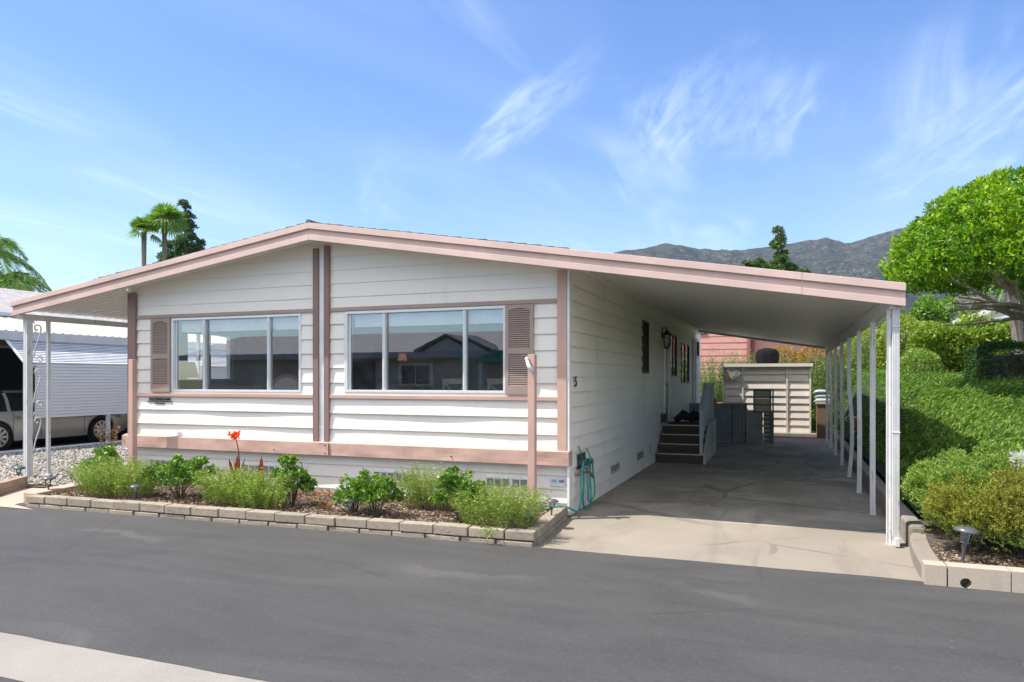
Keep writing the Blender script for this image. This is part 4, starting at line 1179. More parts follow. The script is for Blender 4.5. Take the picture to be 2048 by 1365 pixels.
# wooden bin + sacks right of the shed
wb = empty('brick_pier', (.95, 23.2, 0), 'brown block pier right of the shed with a concrete cap', 'pier')
mb = MB(); block_course(mb, (.80, 22.9), (1.14, 22.9), .5, 0, .98, .34, seed=0); mb.build('blocks', plain('brown_block', (.20, .13, .085), .9), wb, bevel=.006)
mb = MB(); mb.box(.78, 1.16, 22.87, 23.43, .985, 1.04); mb.build('cap', plain('pier_cap', (.45, .37, .28), .9), wb, bevel=.006)
def sack(x, y, z, s, label):
    mb = MB(); n_, m_ = 14, 9; V = []
    for i in range(m_):
        f = i / (m_ - 1) * 2 - 1; r_ = math.sqrt(max(0, 1 - abs(f) ** 3)) * s * .42 + .004
        for k in range(n_):
            a = 2 * math.pi * k / n_
            V.append((x + f * s * 1.0, y + r_ * 1.2 * math.cos(a), z + r_ * .62 * math.sin(a) * (1 + .08 * math.sin(5 * f + k)) + r_ * .5))
    mb.mesh(V, [(i * n_ + k, i * n_ + (k + 1) % n_, (i + 1) * n_ + (k + 1) % n_, (i + 1) * n_ + k) for i in range(m_ - 1) for k in range(n_)], 0, True)
    mm = bpy.data.materials.get('sack_plastic') or plain('sack_plastic', (.40, .46, .47), .4, var=.3, vscale=12)
    o = mb.build('sack', mm); tag(o, label, 'sack', 'pale plastic sacks by the shed'); return o
sack(.98, 23.15, 1.04, .26, 'lowest pale plastic sack lying on the brown pier')
sack(1.0, 23.2, 1.17, .26, 'middle pale plastic sack stacked on the brown pier')
sack(.94, 23.18, 1.30, .24, 'topmost pale plastic sack stacked on the brown pier')
# potted plants beyond the posts
for i, (x, y, col, lab) in enumerate(((1.62, 19.5, 'petal_lilac', 'pot with pale flowers behind the rearmost carport posts'), (1.58, 18.4, 'petal_red', 'pot with red flowers behind the carport posts'), (1.60, 20.6, 'petal_lilac', 'white flower pot by the last carport post'))):
    r = empty('flower_pot', (x, y, .3), lab, 'flower pot', 'flower pots behind the carport')
    mb = MB(); mb.lathe((x, y, .28), [(.09, 0), (.14, .2), (.15, .24), (.13, .24)], 14); mb.build('pot', plain('pale_pot', (.6, .56, .52), .6), r)
    n_ = 260; c_ = sphere_pts(n_) * np.array([.18, .18, .14]) * rg.uniform(.5, 1, (n_, 1)) + np.array([x, y, .66])
    leaves('foliage', c_, rg.normal(size=(n_, 3)), .05, .03, M['lf_rose'], r)
    n_ = 60; c_ = sphere_pts(n_) * np.array([.19, .19, .15]) + np.array([x, y, .68]); leaves('blossoms', c_, rg.normal(size=(n_, 3)), .05, .04, M[col], r)

# ------------------------------------------------------------------ right planter curb and retaining wall
rc = empty('planter_wall', (2.0, 7.1, 0), 'tan concrete block wall round the shrub bed at the right road edge', 'planter wall')
mb = MB()
# front run: corner block, drain block, further blocks
import itertools
zt = .175
def blk(x0, x1, y0=6.93, y1=7.10, z0=-.04, z1=zt): mb.box(x0, x1, y0, y1, z0, z1)
blk(1.085, 1.245)
# drain block with a round hole
hx0, hx1, hcx, hcz, hr = 1.257, 1.70, 1.385, .045, .042
mb_ring = []
def holed(x0, x1, z0, z1, y):
    nseg = 24
    circ = [(hcx + hr * math.cos(2 * math.pi * k / nseg), hcz + hr * math.sin(2 * math.pi * k / nseg)) for k in range(nseg)]
    rect = []
    for k in range(nseg):
        a = 2 * math.pi * k / nseg; c, s_ = math.cos(a), math.sin(a)
        tx = ((x1 - hcx) / c) if c > 1e-6 else ((x0 - hcx) / c if c < -1e-6 else 1e9)
        tz = ((z1 - hcz) / s_) if s_ > 1e-6 else ((z0 - hcz) / s_ if s_ < -1e-6 else 1e9)
        t = min(tx, tz); rect.append((hcx + t * c, hcz + t * s_))
    for k in range(nseg):
        k2 = (k + 1) % nseg
        mb.face([(circ[k][0], y, circ[k][1]), (rect[k][0], y, rect[k][1]), (rect[k2][0], y, rect[k2][1]), (circ[k2][0], y, circ[k2][1])])
        mb.face([(circ[k][0], y, circ[k][1]), (circ[k2][0], y, circ[k2][1]), (circ[k2][0], y + .14, circ[k2][1]), (circ[k][0], y + .14, circ[k][1])])
    # patch rectangle corners
    for (cx_, cz_) in ((x1, z1), (x0, z1), (x0, z0), (x1, z0)):
        near = sorted(rect, key=lambda r: (r[0] - cx_) ** 2 + (r[1] - cz_) ** 2)[:2]
        side_a = [r for r in rect if abs(r[0] - cx_) < 1e-5]; side_b = [r for r in rect if abs(r[1] - cz_) < 1e-5]
        if side_a and side_b:
            a_ = min(side_a, key=lambda r: abs(r[1] - cz_)); b_ = min(side_b, key=lambda r: abs(r[0] - cx_))
            mb.face([(a_[0], y, a_[1]), (cx_, y, cz_), (b_[0], y, b_[1])])
holed(hx0, hx1, -.04, zt, 6.93)
mb.face([(hx0, 6.93, zt), (hx1, 6.93, zt), (hx1, 7.10, zt), (hx0, 7.10, zt)])
mb.face([(hx0, 6.93, -.04), (hx0, 7.10, -.04), (hx0, 7.10, zt), (hx0, 6.93, zt)])
mb.face([(hx1, 6.93, -.04), (hx1, 7.10, -.04), (hx1, 7.10, zt), (hx1, 6.93, zt)])
mb.face([(hx0, 7.08, -.04), (hx1, 7.08, -.04), (hx1, 7.08, zt), (hx0, 7.08, zt)])
x = 1.708
while x < 8: blk(x, x + .42); x += .43
mb.build('front_blocks', concrete('tan_block', (.50, .42, .34), (.34, .30, .26), .5, 90), rc)
mb = MB()
P_ = [(1.085, 7.102), (1.10, 7.6), (1.13, 8.0), (1.17, 8.34)]
for i in range(3):
    (ax, ay), (bx, by) = P_[i], P_[i + 1]
    w = .17
    prof = [(0, -.03), (0, .13), (.03, .17), (w - .03, .175), (w, .14), (w, -.03)]
    V = [(ax + q[0], ay, q[1]) for q in prof] + [(bx + q[0], by, q[1] + .0) for q in prof]
    n6 = len(prof)
    mb.mesh(V, [(k, (k + 1) % n6, (k + 1) % n6 + n6, k + n6) for k in range(n6)], 0, False)
mb.face([(1.17 + q[0], 8.34, q[1]) for q in prof]);
mb.build('side_kerb', M['concrete'], rc, bevel=0)
rw = empty('retaining_wall', (1.3, 16, 0), 'long low concrete retaining wall behind the carport posts', 'retaining wall')
mb = MB(); mb.box(1.17, 1.33, 8.36, 24.0, -.04, .235)
mb.build('wall', concrete('retaining_concrete', (.36, .31, .27), (.20, .18, .16), .8, 80), rw, bevel=.03)
mb = MB(); mb.face([(1.2, 7.05, .13), (9, 7.05, .13), (9, 9.0, .2), (1.3, 9.0, .2)]); tag(mb.build('shrub_bed_soil', M['soil']), kind='structure')
n = 2200
C = np.stack([rg.uniform(1.26, 2.6, n), rg.uniform(7.1, 8.2, n), rg.uniform(.14, .165, n)], 1)
tag(leaves('mulch', C, rg.normal(size=(n, 3)) * np.array([1, 1, .25]), rg.uniform(.015, .045, n), rg.uniform(.01, .02, n), M['mulch']), 'brown bark chips at the edge of the right shrub bed', 'mulch', kind='stuff')

# ------------------------------------------------------------------ the bank and its juniper
def ss(t): t = np.clip(t, 0, 1); return t * t * (3 - 2 * t)
def bank_z(X, Y):
    X = np.asarray(X, float); Y = np.asarray(Y, float)
    T = .92 + .52 * ss((Y - 8.5) / 5.5) + .30 * ss((Y - 14) / 8)
    a = .26 + (T - .26) * ss((X - 1.25) / .85) + .02 * np.clip(X - 3, 0, 12)
    a = .10 + (a - .10) * ss((Y - 7.9) / 1.1)
    back = np.where(Y > 24.4, 1.15 * ss((Y - 24.4) / 2.5) + .045 * np.clip(Y - 27, 0, 60), -.2)
    inX = np.where(X > 1.32, a, -.3)
    return np.maximum(inX, back)
gx = np.concatenate([np.arange(1.33, 8, .25), np.arange(8, 60, 4)])
gy = np.concatenate([np.arange(8.9, 30, .4), np.arange(30, 70, 4)])
def gridmesh(name, gx, gy, fz, m):
    XX, YY = np.meshgrid(gx, gy); ZZ = fz(XX, YY)
    V = np.stack([XX, YY, ZZ], 2).reshape(-1, 3); nx = len(gx)
    F = np.array([[i * nx + k, i * nx + k + 1, (i + 1) * nx + k + 1, (i + 1) * nx + k] for i in range(len(gy) - 1) for k in range(nx - 1)])
    return np_mesh(name, V, F, m, smooth=True)
tag(gridmesh('hillside', gx, gy, bank_z, plain('bank_earth', (.03, .06, .012), .95, var=.5)), kind='structure')
tag(gridmesh('hillside', np.arange(-30, 1.34, 1.3325), np.concatenate([np.arange(24.4, 30, .4), np.arange(30, 70, 4)]), bank_z, bpy.data.materials['bank_earth']), kind='structure')
# juniper sprays
def juniper():
    ns = 30000
    u = rg.uniform(0, 1, ns); Yc = 8.5 + 16 * u ** 1.35
    Xc = 1.34 + (rg.uniform(0, 1, ns)) * (1.6 + (Yc - 8.0) * .52)
    Zc = bank_z(Xc, Yc) + .04
    Zc += .07 * (np.sin(Xc * 3.1 + 2 * np.sin(Yc * 1.3)) * np.cos(Yc * 2.3)) + .08
    base = np.stack([Xc, Yc, Zc], 1)
    fl = np.stack([.95 + .2 * np.sin(Yc), -.25 + .5 * np.sin(Xc * 2 + Yc), .38 + 0 * Xc], 1)
    flow = nrm(fl + rg.normal(0, .38, (ns, 3)))
    nb = 8; L = rg.uniform(.14, .30, ns)
    V, D, LL, WW = [], [], [], []
    side = nrm(np.cross(flow, np.tile([0, 0, 1.0], (ns, 1))))
    for k in range(nb):
        t = k / (nb - 1); s_ = 1 if k % 2 else -1
        pos = base + flow * (L * t)[:, None] + np.array([0, 0, 1]) * (-.07 * t * t)
        d = nrm(flow + side * s_ * .55 * (1 - t * .6) + rg.normal(0, .14, (ns, 3)))
        V.append(pos + d * .025); D.append(d); LL.append(np.full(ns, .085 - .03 * t)); WW.append(np.full(ns, .013))
    C = np.vstack(V); Dd = np.vstack(D)
    return leaves('juniper_groundcover', C, Dd, np.concatenate(LL), np.concatenate(WW), M['lf_jun'])
tag(juniper(), 'bright green juniper ground cover spreading over the bank right of the carport', 'ground cover', kind='stuff')

# ------------------------------------------------------------------ shrubs
def ell_pts(n, ells, shell=.55, lump=.12):
    w = np.array([e[3] * e[4] + e[4] * e[5] + e[3] * e[5] for e in ells]); w = w / w.sum()
    idx = rg.choice(len(ells), n, p=w); E_ = np.array(ells, float)[idx]
    s_ = sphere_pts(n); s_[:, 2] = np.where(s_[:, 2] < -.5, -s_[:, 2], s_[:, 2])
    r = shell + (1 - shell) * rg.uniform(0, 1, n) ** .6
    r = r * (1 + lump * np.sin(s_[:, 0] * 7 + idx) * np.cos(s_[:, 1] * 6 + s_[:, 2] * 5))
    return E_[:, :3] + s_ * E_[:, 3:] * r[:, None], s_
def twigs(r, x, y, z, h, spread, n, m, rad=.008, name='stems', upto=.85):
    mb = MB()
    for k in range(n):
        a = rg.uniform(0, 6.28); s_ = spread * rg.uniform(.3, 1); hh = h * rg.uniform(.6, 1) * upto
        mb.tube([(x + .02 * math.cos(a), y + .02 * math.sin(a), z - .02), (x + s_ * .4 * math.cos(a), y + s_ * .4 * math.sin(a), z + hh * .5), (x + s_ * math.cos(a + .3), y + s_ * math.sin(a + .3), z + hh)], [rad, rad * .8, rad * .4], 5)
    return mb.build(name, m, r)
def rose_bush(x, y, z, w, h, label, n=2300, extra=()):
    w, h, y, n = w * 1.18, h * 1.22, y - .10, int(n * 1.25)
    r = empty('rose_bush', (x, y, z), label, 'bush', 'leafy rose bushes in the front flower bed')
    ells = [(x, y, z + h * .50, w * .30, w * .26, h * .34)]
    for k in range(22):
        a = rg.uniform(0, 6.28); e = rg.uniform(.1, 1); q_ = math.sqrt(1 - e * e * .8) * rg.uniform(.7, 1.05); s1 = rg.uniform(.045, .10)
        ells.append((x + w * .44 * q_ * math.cos(a), y + w * .36 * q_ * math.sin(a), z + h * (.30 + .62 * e), s1, s1, s1))
    ells += list(extra)
    C, s_ = ell_pts(n, ells, .35, .25)
    D = nrm(s_ * .6 + rg.normal(0, .6, (n, 3)) + np.array([0, 0, .1]))
    leaves('foliage', C, D, rg.uniform(.030, .058, n), rg.uniform(.022, .036, n), M['lf_rose'], r)
    twigs(r, x, y, z, h, w * .38, 22, M['bark_dark'], .005)
    return r
def feather(x, y, z, w, h, label, stems=150, d=.22, m='lf_feather'):
    w, h, y, stems = w * 1.38, h * 1.25, y - .10, int(stems * 1.6)
    r = empty('feathery_plant', (x, y, z), label, 'plant', 'feathery willow leaved plants in the front flower bed')
    mb = MB(); Cs, Ds = [], []
    for k in range(stems):
        a = rg.uniform(0, 6.28); rr_ = math.sqrt(rg.uniform(0, 1)); bx, by = x + w * .36 * rr_ * math.cos(a), y + d * rr_ * math.sin(a)
        hh = h * rg.uniform(.65, 1.08) * (1 - .22 * rr_); lean = .14 * rr_ + .04
        tx, ty = bx + lean * math.cos(a) * w + rg.normal(0, .03), by + lean * math.sin(a) * .8 + rg.normal(0, .02)
        p = [Vector((bx, by, z - .01)), Vector(((bx * .7 + tx * .3), (by * .7 + ty * .3), z + hh * .5)), Vector((tx, ty, z + hh * .95)), Vector((tx + rg.normal(0, .03), ty + rg.normal(0, .03), z + hh))]
        mb.tube([p[0], p[1], p[2]], [.0028, .0022, .0012], 3, caps=False)
        m_ = 26
        for j in range(m_):
            t = .22 + .78 * j / m_; f = t * 2; q = p[0].lerp(p[1], f) if f < 1 else p[1].lerp(p[2], f - 1)
            an = rg.uniform(0, 6.28); dd = Vector((math.cos(an), math.sin(an), rg.uniform(-.25, .75)))
            Cs.append(q + dd * .022); Ds.append(dd)
    leaves('foliage', np.array(Cs), np.array(Ds), rg.uniform(.035, .06, len(Cs)), rg.uniform(.006, .011, len(Cs)), M[m], r)
    mb.build('stems', M['straw'], r)
    return r
feather(-8.75, 7.50, .09, 1.15, .50, 'widest feathery plant, at the left end of the bed below the left pink post', 260, .30)
rose_bush(-9.95, 8.25, .09, .55, .50, 'small rose bush behind the leftmost feathery plant beside the gravel', 1300)
rose_bush(-7.72, 7.62, .09, 1.02, .50, 'wide rose bush under the left window shutter', 3600)
feather(-6.72, 7.50, .09, .80, .46, 'feathery plant below the red canna flower', 180)
feather(-6.22, 7.45, .09, .75, .44, 'feathery plant just left of the rose bush under the seam of the facade', 170)
rose_bush(-5.95, 7.72, .09, .56, .56, 'narrow upright rose bush under the seam of the facade', 1700)
rose_bush(-4.95, 7.62, .09, .50, .38, 'low left half of the rose bush pair behind the middle path lamp', 1300)
rose_bush(-4.55, 7.45, .09, .62, .46, 'taller right half of the rose bush pair right of the middle path lamp', 1900)
feather(-4.22, 8.15, .09, .66, .53, 'feathery plant against the skirting below the right window', 120, .16)
rose_bush(-3.52, 7.62, .09, .66, .53, 'dense rose bush left of the right pink post', 2300)
feather(-2.95, 7.42, .09, .80, .47, 'feathery plant at the right curb corner spilling over the blocks', 190, .24)
# sprigs over the curb
C = np.array([(-2.93 + rg.normal(0, .05), 6.95 + rg.normal(0, .02), .13 + rg.normal(0, .03)) for _ in range(50)])
tag(leaves('trailing_sprig', C, rg.normal(size=(50, 3)), .045, .018, M['lf_feather']), 'small green sprig hanging over the curb blocks at the right corner', 'sprig')
# canna
cn = empty('canna', (-7.40, 8.28, .1), 'tall dark canna stem with a red orange flower before the pink band', 'flower')
mb = MB(); mb.tube([(-7.36, 8.28, .1), (-7.38, 8.28, .45), (-7.40, 8.28, .70), (-7.45, 8.28, .90)], [.012, .011, .008, .006], 6); mb.build('stem', plain('canna_stem', (.20, .05, .035), .5), cn)
C = np.array([(-7.45 + rg.normal(0, .045), 8.27 + rg.normal(0, .03), .925 + rg.normal(0, .028)) for _ in range(60)]); leaves('flower', C, rg.normal(size=(60, 3)), .06, .04, M['petal_red'], cn)
mb = MB()
def blade(mb, p0, p1, w, mi=0):
    p0, p1 = Vector(p0), Vector(p1); d = p1 - p0; s_ = d.cross(Vector((0.3, 1, 0))).normalized(); L = []
    for k in range(7):
        t = k / 6; ww = w * math.sin(math.pi * min(1, t * .9 + .08)) ** .8 * (0.02 if k == 6 else 1)
        c = p0 + d * t + Vector((0, -.03 * math.sin(math.pi * t), 0)); L.append((c - s_ * ww / 2, c + s_ * ww / 2))
    for k in range(6): mb.mesh([L[k][0], L[k][1], L[k + 1][1], L[k + 1][0]], [(0, 1, 2, 3)], mi, True)
blade(mb, (-7.36, 8.26, .15), (-7.33, 8.18, .66), .13); blade(mb, (-7.38, 8.3, .12), (-7.50, 8.2, .60), .11); blade(mb, (-7.36, 8.27, .3), (-7.24, 8.25, .62), .035)
blade(mb, (-7.37, 8.27, .35), (-7.46, 8.25, .58), .03)
mb.build('leaf', M['lf_canna'], cn)
mb = MB(); blade(mb, (-6.93, 8.25, .12), (-6.90, 8.18, .66), .14); blade(mb, (-6.95, 8.25, .1), (-7.05, 8.2, .40), .06); blade(mb, (-6.92, 8.28, .1), (-6.76, 8.2, .36), .05)
tag(mb.build('canna_shoot', M['lf_canna']), 'dark red pointed canna leaf right of the red canna flower', 'plant')
mb = MB(); blade(mb, (-5.42, 7.6, .1), (-5.5, 7.55, .26), .05); blade(mb, (-5.40, 7.6, .1), (-5.28, 7.55, .24), .05)
tag(mb.build('canna_shoot', M['lf_shoot']), 'small orange red leaf shoot left of the middle path lamp', 'plant')
# dry succulent at the left corner
dp = empty('dry_plant', (-10.35, 8.55, .05), 'dried reddish twiggy plant at the left corner of the home', 'plant')
n = 420; t = rg.uniform(0, 1, n); a = rg.uniform(0, 6.28, n)
C = np.stack([-10.35 + .13 * (.3 + t) * np.cos(a), 8.6 + .12 * (.3 + t) * np.sin(a), .35 + .62 * t], 1)
leaves('foliage', C, rg.normal(size=(n, 3)), .07, .014, M['lf_dry'], dp); twigs(dp, -10.35, 8.6, .05, .9, .16, 12, M['bark_dark'], .006)
# edging tiles along the wall
eg = empty('edging_tiles', (-4.3, 8.5, .1), 'row of small scalloped terracotta edging tiles along the skirting', 'edging')
mb = MB()
for k in range(34):
    x = -6.6 + k * .12; pts = [(x, .09)] + [(x + .055 - .055 * math.cos(math.pi * j / 6), .11 + .045 * math.sin(math.pi * j / 6)) for j in range(7)] + [(x + .11, .09)]
    mb.prism(pts, 'y', 8.50, 8.53)
mb.build('tiles', plain('terracotta', (.42, .17, .10), .85, var=.25, vscale=8), eg)

# heath bushes in the right bed
def heath(x, y, z, w, d, h, m, n, label, ll=(.020, .034)):
    r = empty('heath_bush', (x, y, z), label, 'bush', 'rounded heath bushes in the right bed')
    ells = [(x, y, z + h * .45, w * .46, d * .46, h * .50)]
    for k in range(46):
        a = rg.uniform(0, 6.28); e = rg.uniform(-.05, 1.0); rr_ = math.sqrt(max(0, 1 - e * e)); s_ = rg.uniform(.09, .16)
        ells.append((x + w * .46 * rr_ * math.cos(a), y + d * .46 * rr_ * math.sin(a), z + h * .45 + h * .46 * e, s_, s_, s_))
    # sprigs: short bottle-brush tips
    ns = n // 12
    P, s_ = ell_pts(ns, ells, .55, .12)
    cen = np.array([x, y, z + h * .35]); out = nrm((P - cen) / np.array([w, d, h])); dirn = nrm(out * .8 + np.array([0, 0, .55]) + rg.normal(0, .35, (ns, 3)))
    Cs, Ds = [], []
    for k in range(12):
        t = k / 11; q = nrm(rg.normal(size=(ns, 3))); q = nrm(np.cross(dirn, q))
        Cs.append(P + dirn * (.075 * t) + q * .008); Ds.append(nrm(dirn * .7 + q * .8))
    C = np.vstack(Cs); D = np.vstack(Ds)
    keep = C[:, 2] > z
    C, D = C[keep], D[keep]
    leaves('foliage', C, D, rg.uniform(*ll, len(C)), rg.uniform(.006, .010, len(C)), m, r)
    twigs(r, x, y, z, h * .8, w * .3, 26, M['bark_dark'], .007)
    return r
heath(1.86, 8.22, .15, 1.34, 1.1, .88, M['lf_bush2'], 60000, 'fresh green heath bush directly right of the downspout post')
heath(2.00, 7.66, .14, 1.50, 1.0, .70, M['lf_amber'], 60000, 'amber tinged heath bush behind the right path lamp')
heath(2.28, 7.42, .14, 1.0, .62, .40, M['lf_bush2'], 26000, 'low green heath bush nearest the curb at the right')
heath(1.62, 7.78, .14, .62, .6, .50, M['lf_bush'], 16000, 'small olive heath bush nearest the end of the concrete kerb')
heath(2.95, 7.95, .14, 1.05, 1.0, .74, M['lf_bush'], 40000, 'olive heath bush cut off by the right edge of the view')
heath(2.42, 8.75, .18, .9, .7, .62, M['lf_bush2'], 26000, 'small green heath bush behind the others below the agapanthus')
# agapanthus
ag = empty('agapanthus', (2.12, 8.1, .2), 'pale lilac agapanthus flower head on a thin stem at the right edge', 'flower')
mb = MB(); mb.tube([(2.16, 8.12, .3), (2.10, 8.05, .65), (2.03, 7.96, .92)], .007, 6); mb.build('stem', plain('flower_stem', (.14, .22, .05), .5), ag)
n = 280; s_ = sphere_pts(n); C = np.array([2.025, 7.955, .98]) + s_ * np.array([.105, .105, .095]) * rg.uniform(.5, 1, (n, 1)); leaves('blossom', C, s_ + rg.normal(0, .2, (n, 3)), .06, .016, M['petal_lilac'], ag)
mb = MB()
for k in range(9):
    a = k * .7; blade(mb, (2.18, 8.1, .5), (2.18 + .26 * math.cos(a), 8.05 + .2 * math.sin(a), .90 + .05 * math.sin(k * 3)), .028)
mb.build('leaf', M['lf_rose'], ag)

# hedges and shrubs on the bank
def box_hedge(name, x0, x1, y0, y1, z0, z1, m, n, L, Wd, label, cat='hedge', rough=.10, core=True, group=None, round_=False):
    r = empty(name, ((x0 + x1) / 2, (y0 + y1) / 2, z0), label, cat, group)
    sx, sy, sz = x1 - x0, y1 - y0, z1 - z0
    A_ = np.array([sy * sz, sy * sz, sx * sz, sx * sz, sx * sy]); f = rg.choice(5, n, p=A_ / A_.sum()); u, v = rg.uniform(0, 1, n), rg.uniform(0, 1, n)
    C = np.zeros((n, 3)); Nn = np.zeros((n, 3))
    for k, (fx, nx_) in enumerate((((x0, None, None), (-1, 0, 0)), ((x1, None, None), (1, 0, 0)), ((None, y0, None), (0, -1, 0)), ((None, y1, None), (0, 1, 0)), ((None, None, z1), (0, 0, 1)))):
        mk = f == k
        a = u[mk]; b = v[mk]
        if k < 2: C[mk] = np.stack([np.full(mk.sum(), fx[0]), y0 + sy * a, z0 + sz * b], 1)
        elif k < 4: C[mk] = np.stack([x0 + sx * a, np.full(mk.sum(), fx[1]), z0 + sz * b], 1)
        else: C[mk] = np.stack([x0 + sx * a, y0 + sy * b, np.full(mk.sum(), z1)], 1)
        Nn[mk] = nx_
    lump = rough * (np.sin(C[:, 0] * 2.7 + C[:, 2] * 1.9) * np.cos(C[:, 1] * 2.1 + C[:, 2] * 2.3) + .6 * np.sin(C[:, 0] * 7 + C[:, 1] * 5) * np.cos(C[:, 2] * 8))
    C = C + Nn * (lump + rg.uniform(-rough * 1.6, rough * .8, n))[:, None]
    if round_:
        cen = np.array([(x0 + x1) / 2, (y0 + y1) / 2, z0 + sz * .3]); q = (C - cen) / np.array([sx / 2, sy / 2, sz * .7]); rad = np.linalg.norm(q, axis=1, keepdims=True)
        C = cen + (C - cen) * np.where(rad > 1, (1 + (rad - 1) * .35) / rad, 1)
    D = nrm(Nn * .6 + rg.normal(0, .7, (n, 3)) + np.array([0, 0, .25]))
    leaves('foliage', C, D, rg.uniform(L * .7, L * 1.2, n), rg.uniform(Wd * .7, Wd * 1.2, n), m, r)
    if core:
        s_ = rough * 1.6 + .13
        mb = MB(); mb.box(x0 + s_, x1 - s_, y0 + s_, y1 - s_, z0, z1 - s_); mb.build('inner_twigs', M['bark_dark'], r, bevel=.08 if not round_ else .3)
    return r
box_hedge('clipped_hedge', 3.40, 7.5, 15.1, 17.2, 1.45, 2.36, M['lf_dark'], 46000, .045, .022, 'dark clipped box hedge beneath the big tree', rough=.03)
box_hedge('light_hedge', 3.15, 5.1, 20.2, 21.8, 1.6, 2.95, M['lf_hedge'], 22000, .10, .045, 'tall yellow green hedge beyond the bank left of the palm like trunks', rough=.14)
box_hedge('light_hedge', 4.25, 5.35, 21.2, 22.6, 1.6, 3.22, M['lf_hedge'], 9000, .10, .045, 'higher end of the yellow green hedge beside the palm like trunks', rough=.16)
box_hedge('leafy_shrub', 2.35, 3.9, 22.3, 24.2, 1.4, 3.45, M['lf_yellow'], 17000, .085, .04, 'loose yellowish shrub behind the downspout post', rough=.2, round_=True)
box_hedge('leafy_shrub', 1.7, 2.9, 25.0, 26.8, 1.2, 3.4, M['lf_yellow'], 9000, .085, .04, 'pale yellow shrub seen between the two nearest posts', rough=.22, round_=True)
box_hedge('leafy_shrub', 2.6, 3.5, 19.5, 20.6, 1.5, 2.45, M['lf_bush2'], 8000, .07, .02, 'darker green shrub at the foot of the loose yellowish shrub', rough=.14, round_=True)
box_hedge('round_tree', 4.3, 5.5, 29.6, 31.4, 1.5, 4.85, M['lf_rose'], 10000, .13, .07, 'dense dark green rounded treetop above the fascia end', 'tree', rough=.16, round_=True)
for i, (x, y, w, h, lab) in enumerate(((1.0, 27.4, 1.5, 1.8, 'orange leaved shrub right of the covered bundle'), (2.35, 28.2, 1.3, 1.9, 'orange leaved shrub behind the rearmost posts'), (-.1, 28.4, 1.2, 1.75, 'orange leaved shrub behind the covered barbecue'), (3.4, 28.6, 1.4, 1.9, 'orange leaved shrub seen between the middle posts'))):
    box_hedge('orange_shrub', x - w / 2, x + w / 2, y - .6, y + .6, 1.0, 1.15 + h, M['lf_orange'], 5200, .075, .04, lab, 'shrub', rough=.2, round_=True, group='orange leaved shrubs on the rear bank')
def upright(x, y, z, w, h, label, n=180, m='lf_rosemary', per=34):
    r = empty('rosemary_shrub', (x, y, z), label, 'shrub', 'upright rosemary shrubs on the rear bank')
    Cs, Ds = [], []
    a = rg.uniform(0, 6.28, n); rr_ = np.sqrt(rg.uniform(0, 1, n)); bx = x + w * .42 * rr_ * np.cos(a); by = y + w * .35 * rr_ * np.sin(a)
    hh = h * rg.uniform(.55, 1.05, n) * (1 - .25 * rr_)
    dx = rr_ * np.cos(a) * .28 * h + rg.normal(0, .05, n); dy = rr_ * np.sin(a) * .28 * h
    for j in range(per):
        t = (j + rg.uniform(0, 1, n)) / per
        P = np.stack([bx + dx * t ** 1.5, by + dy * t ** 1.5, z + hh * t], 1)
        q = rg.normal(size=(n, 3)) * .8 + np.array([0, 0, 1.1]); Cs.append(P + nrm(q) * .03); Ds.append(q)
    C = np.vstack(Cs); leaves('foliage', C, np.vstack(Ds), .085, .018, M[m], r)
    return r
for i, (x, y, h, lab) in enumerate(((-3.0, 25.3, 1.75, 'upright rosemary shrub next to the far corner of the home'), (-2.3, 25.9, 1.9, 'tall rosemary shrub left of the shed roof'), (-1.5, 26.0, 1.75, 'rosemary shrub behind the left half of the shed'), (-.75, 26.1, 1.8, 'rosemary shrub behind the middle of the shed'), (.75, 25.9, 1.7, 'rosemary shrub behind the right half of the shed'), (1.75, 25.6, 1.5, 'rosemary shrub right of the shed and the sacks'), (2.6, 24.6, 1.2, 'low rosemary shrub seen between the rear posts'), (-3.9, 26.2, 1.7, 'rosemary shrub partly behind the far corner of the home'))):
    upright(x, y, float(bank_z(x, y)) - .05, 1.2, h * 1.18, lab, 230 if i < 6 else 150)
for i, (x, y, lab) in enumerate(((-2.2, 24.75, 'low bright green mat of leaves left of the shed'), (1.35, 24.7, 'low bright green mat of leaves right of the shed'))):
    n = 5000; C = np.stack([rg.uniform(x - .9, x + .7, n), rg.uniform(y - .35, y + 1.0, n), np.zeros(n)], 1); C[:, 2] = np.maximum(bank_z(C[:, 0], C[:, 1]), .1) + rg.uniform(0, .35, n)
    tag(leaves('low_shrub', C, rg.normal(size=(n, 3)) + np.array([0, 0, .5]), .07, .03, M['lf_jun']), lab, 'shrub')
mb = MB(); mb.box(-2.6, -1.9, 24.9, 25.0, .02, .95); tag(mb.build('timber_edging', plain('orange_timber', (.38, .15, .06), .8), bevel=.01), 'orange brown timber board retaining the bank left of the shed', 'edging')
mb = MB(); mb.lathe((-2.2, 22.3, 0), [(.18, 0), (.2, .1), (.22, 1.1), (.1, 1.2)], 14); tag(mb.build('dark_bin', M['black']), 'dark rounded bin behind the blue grey board fence', 'bin')

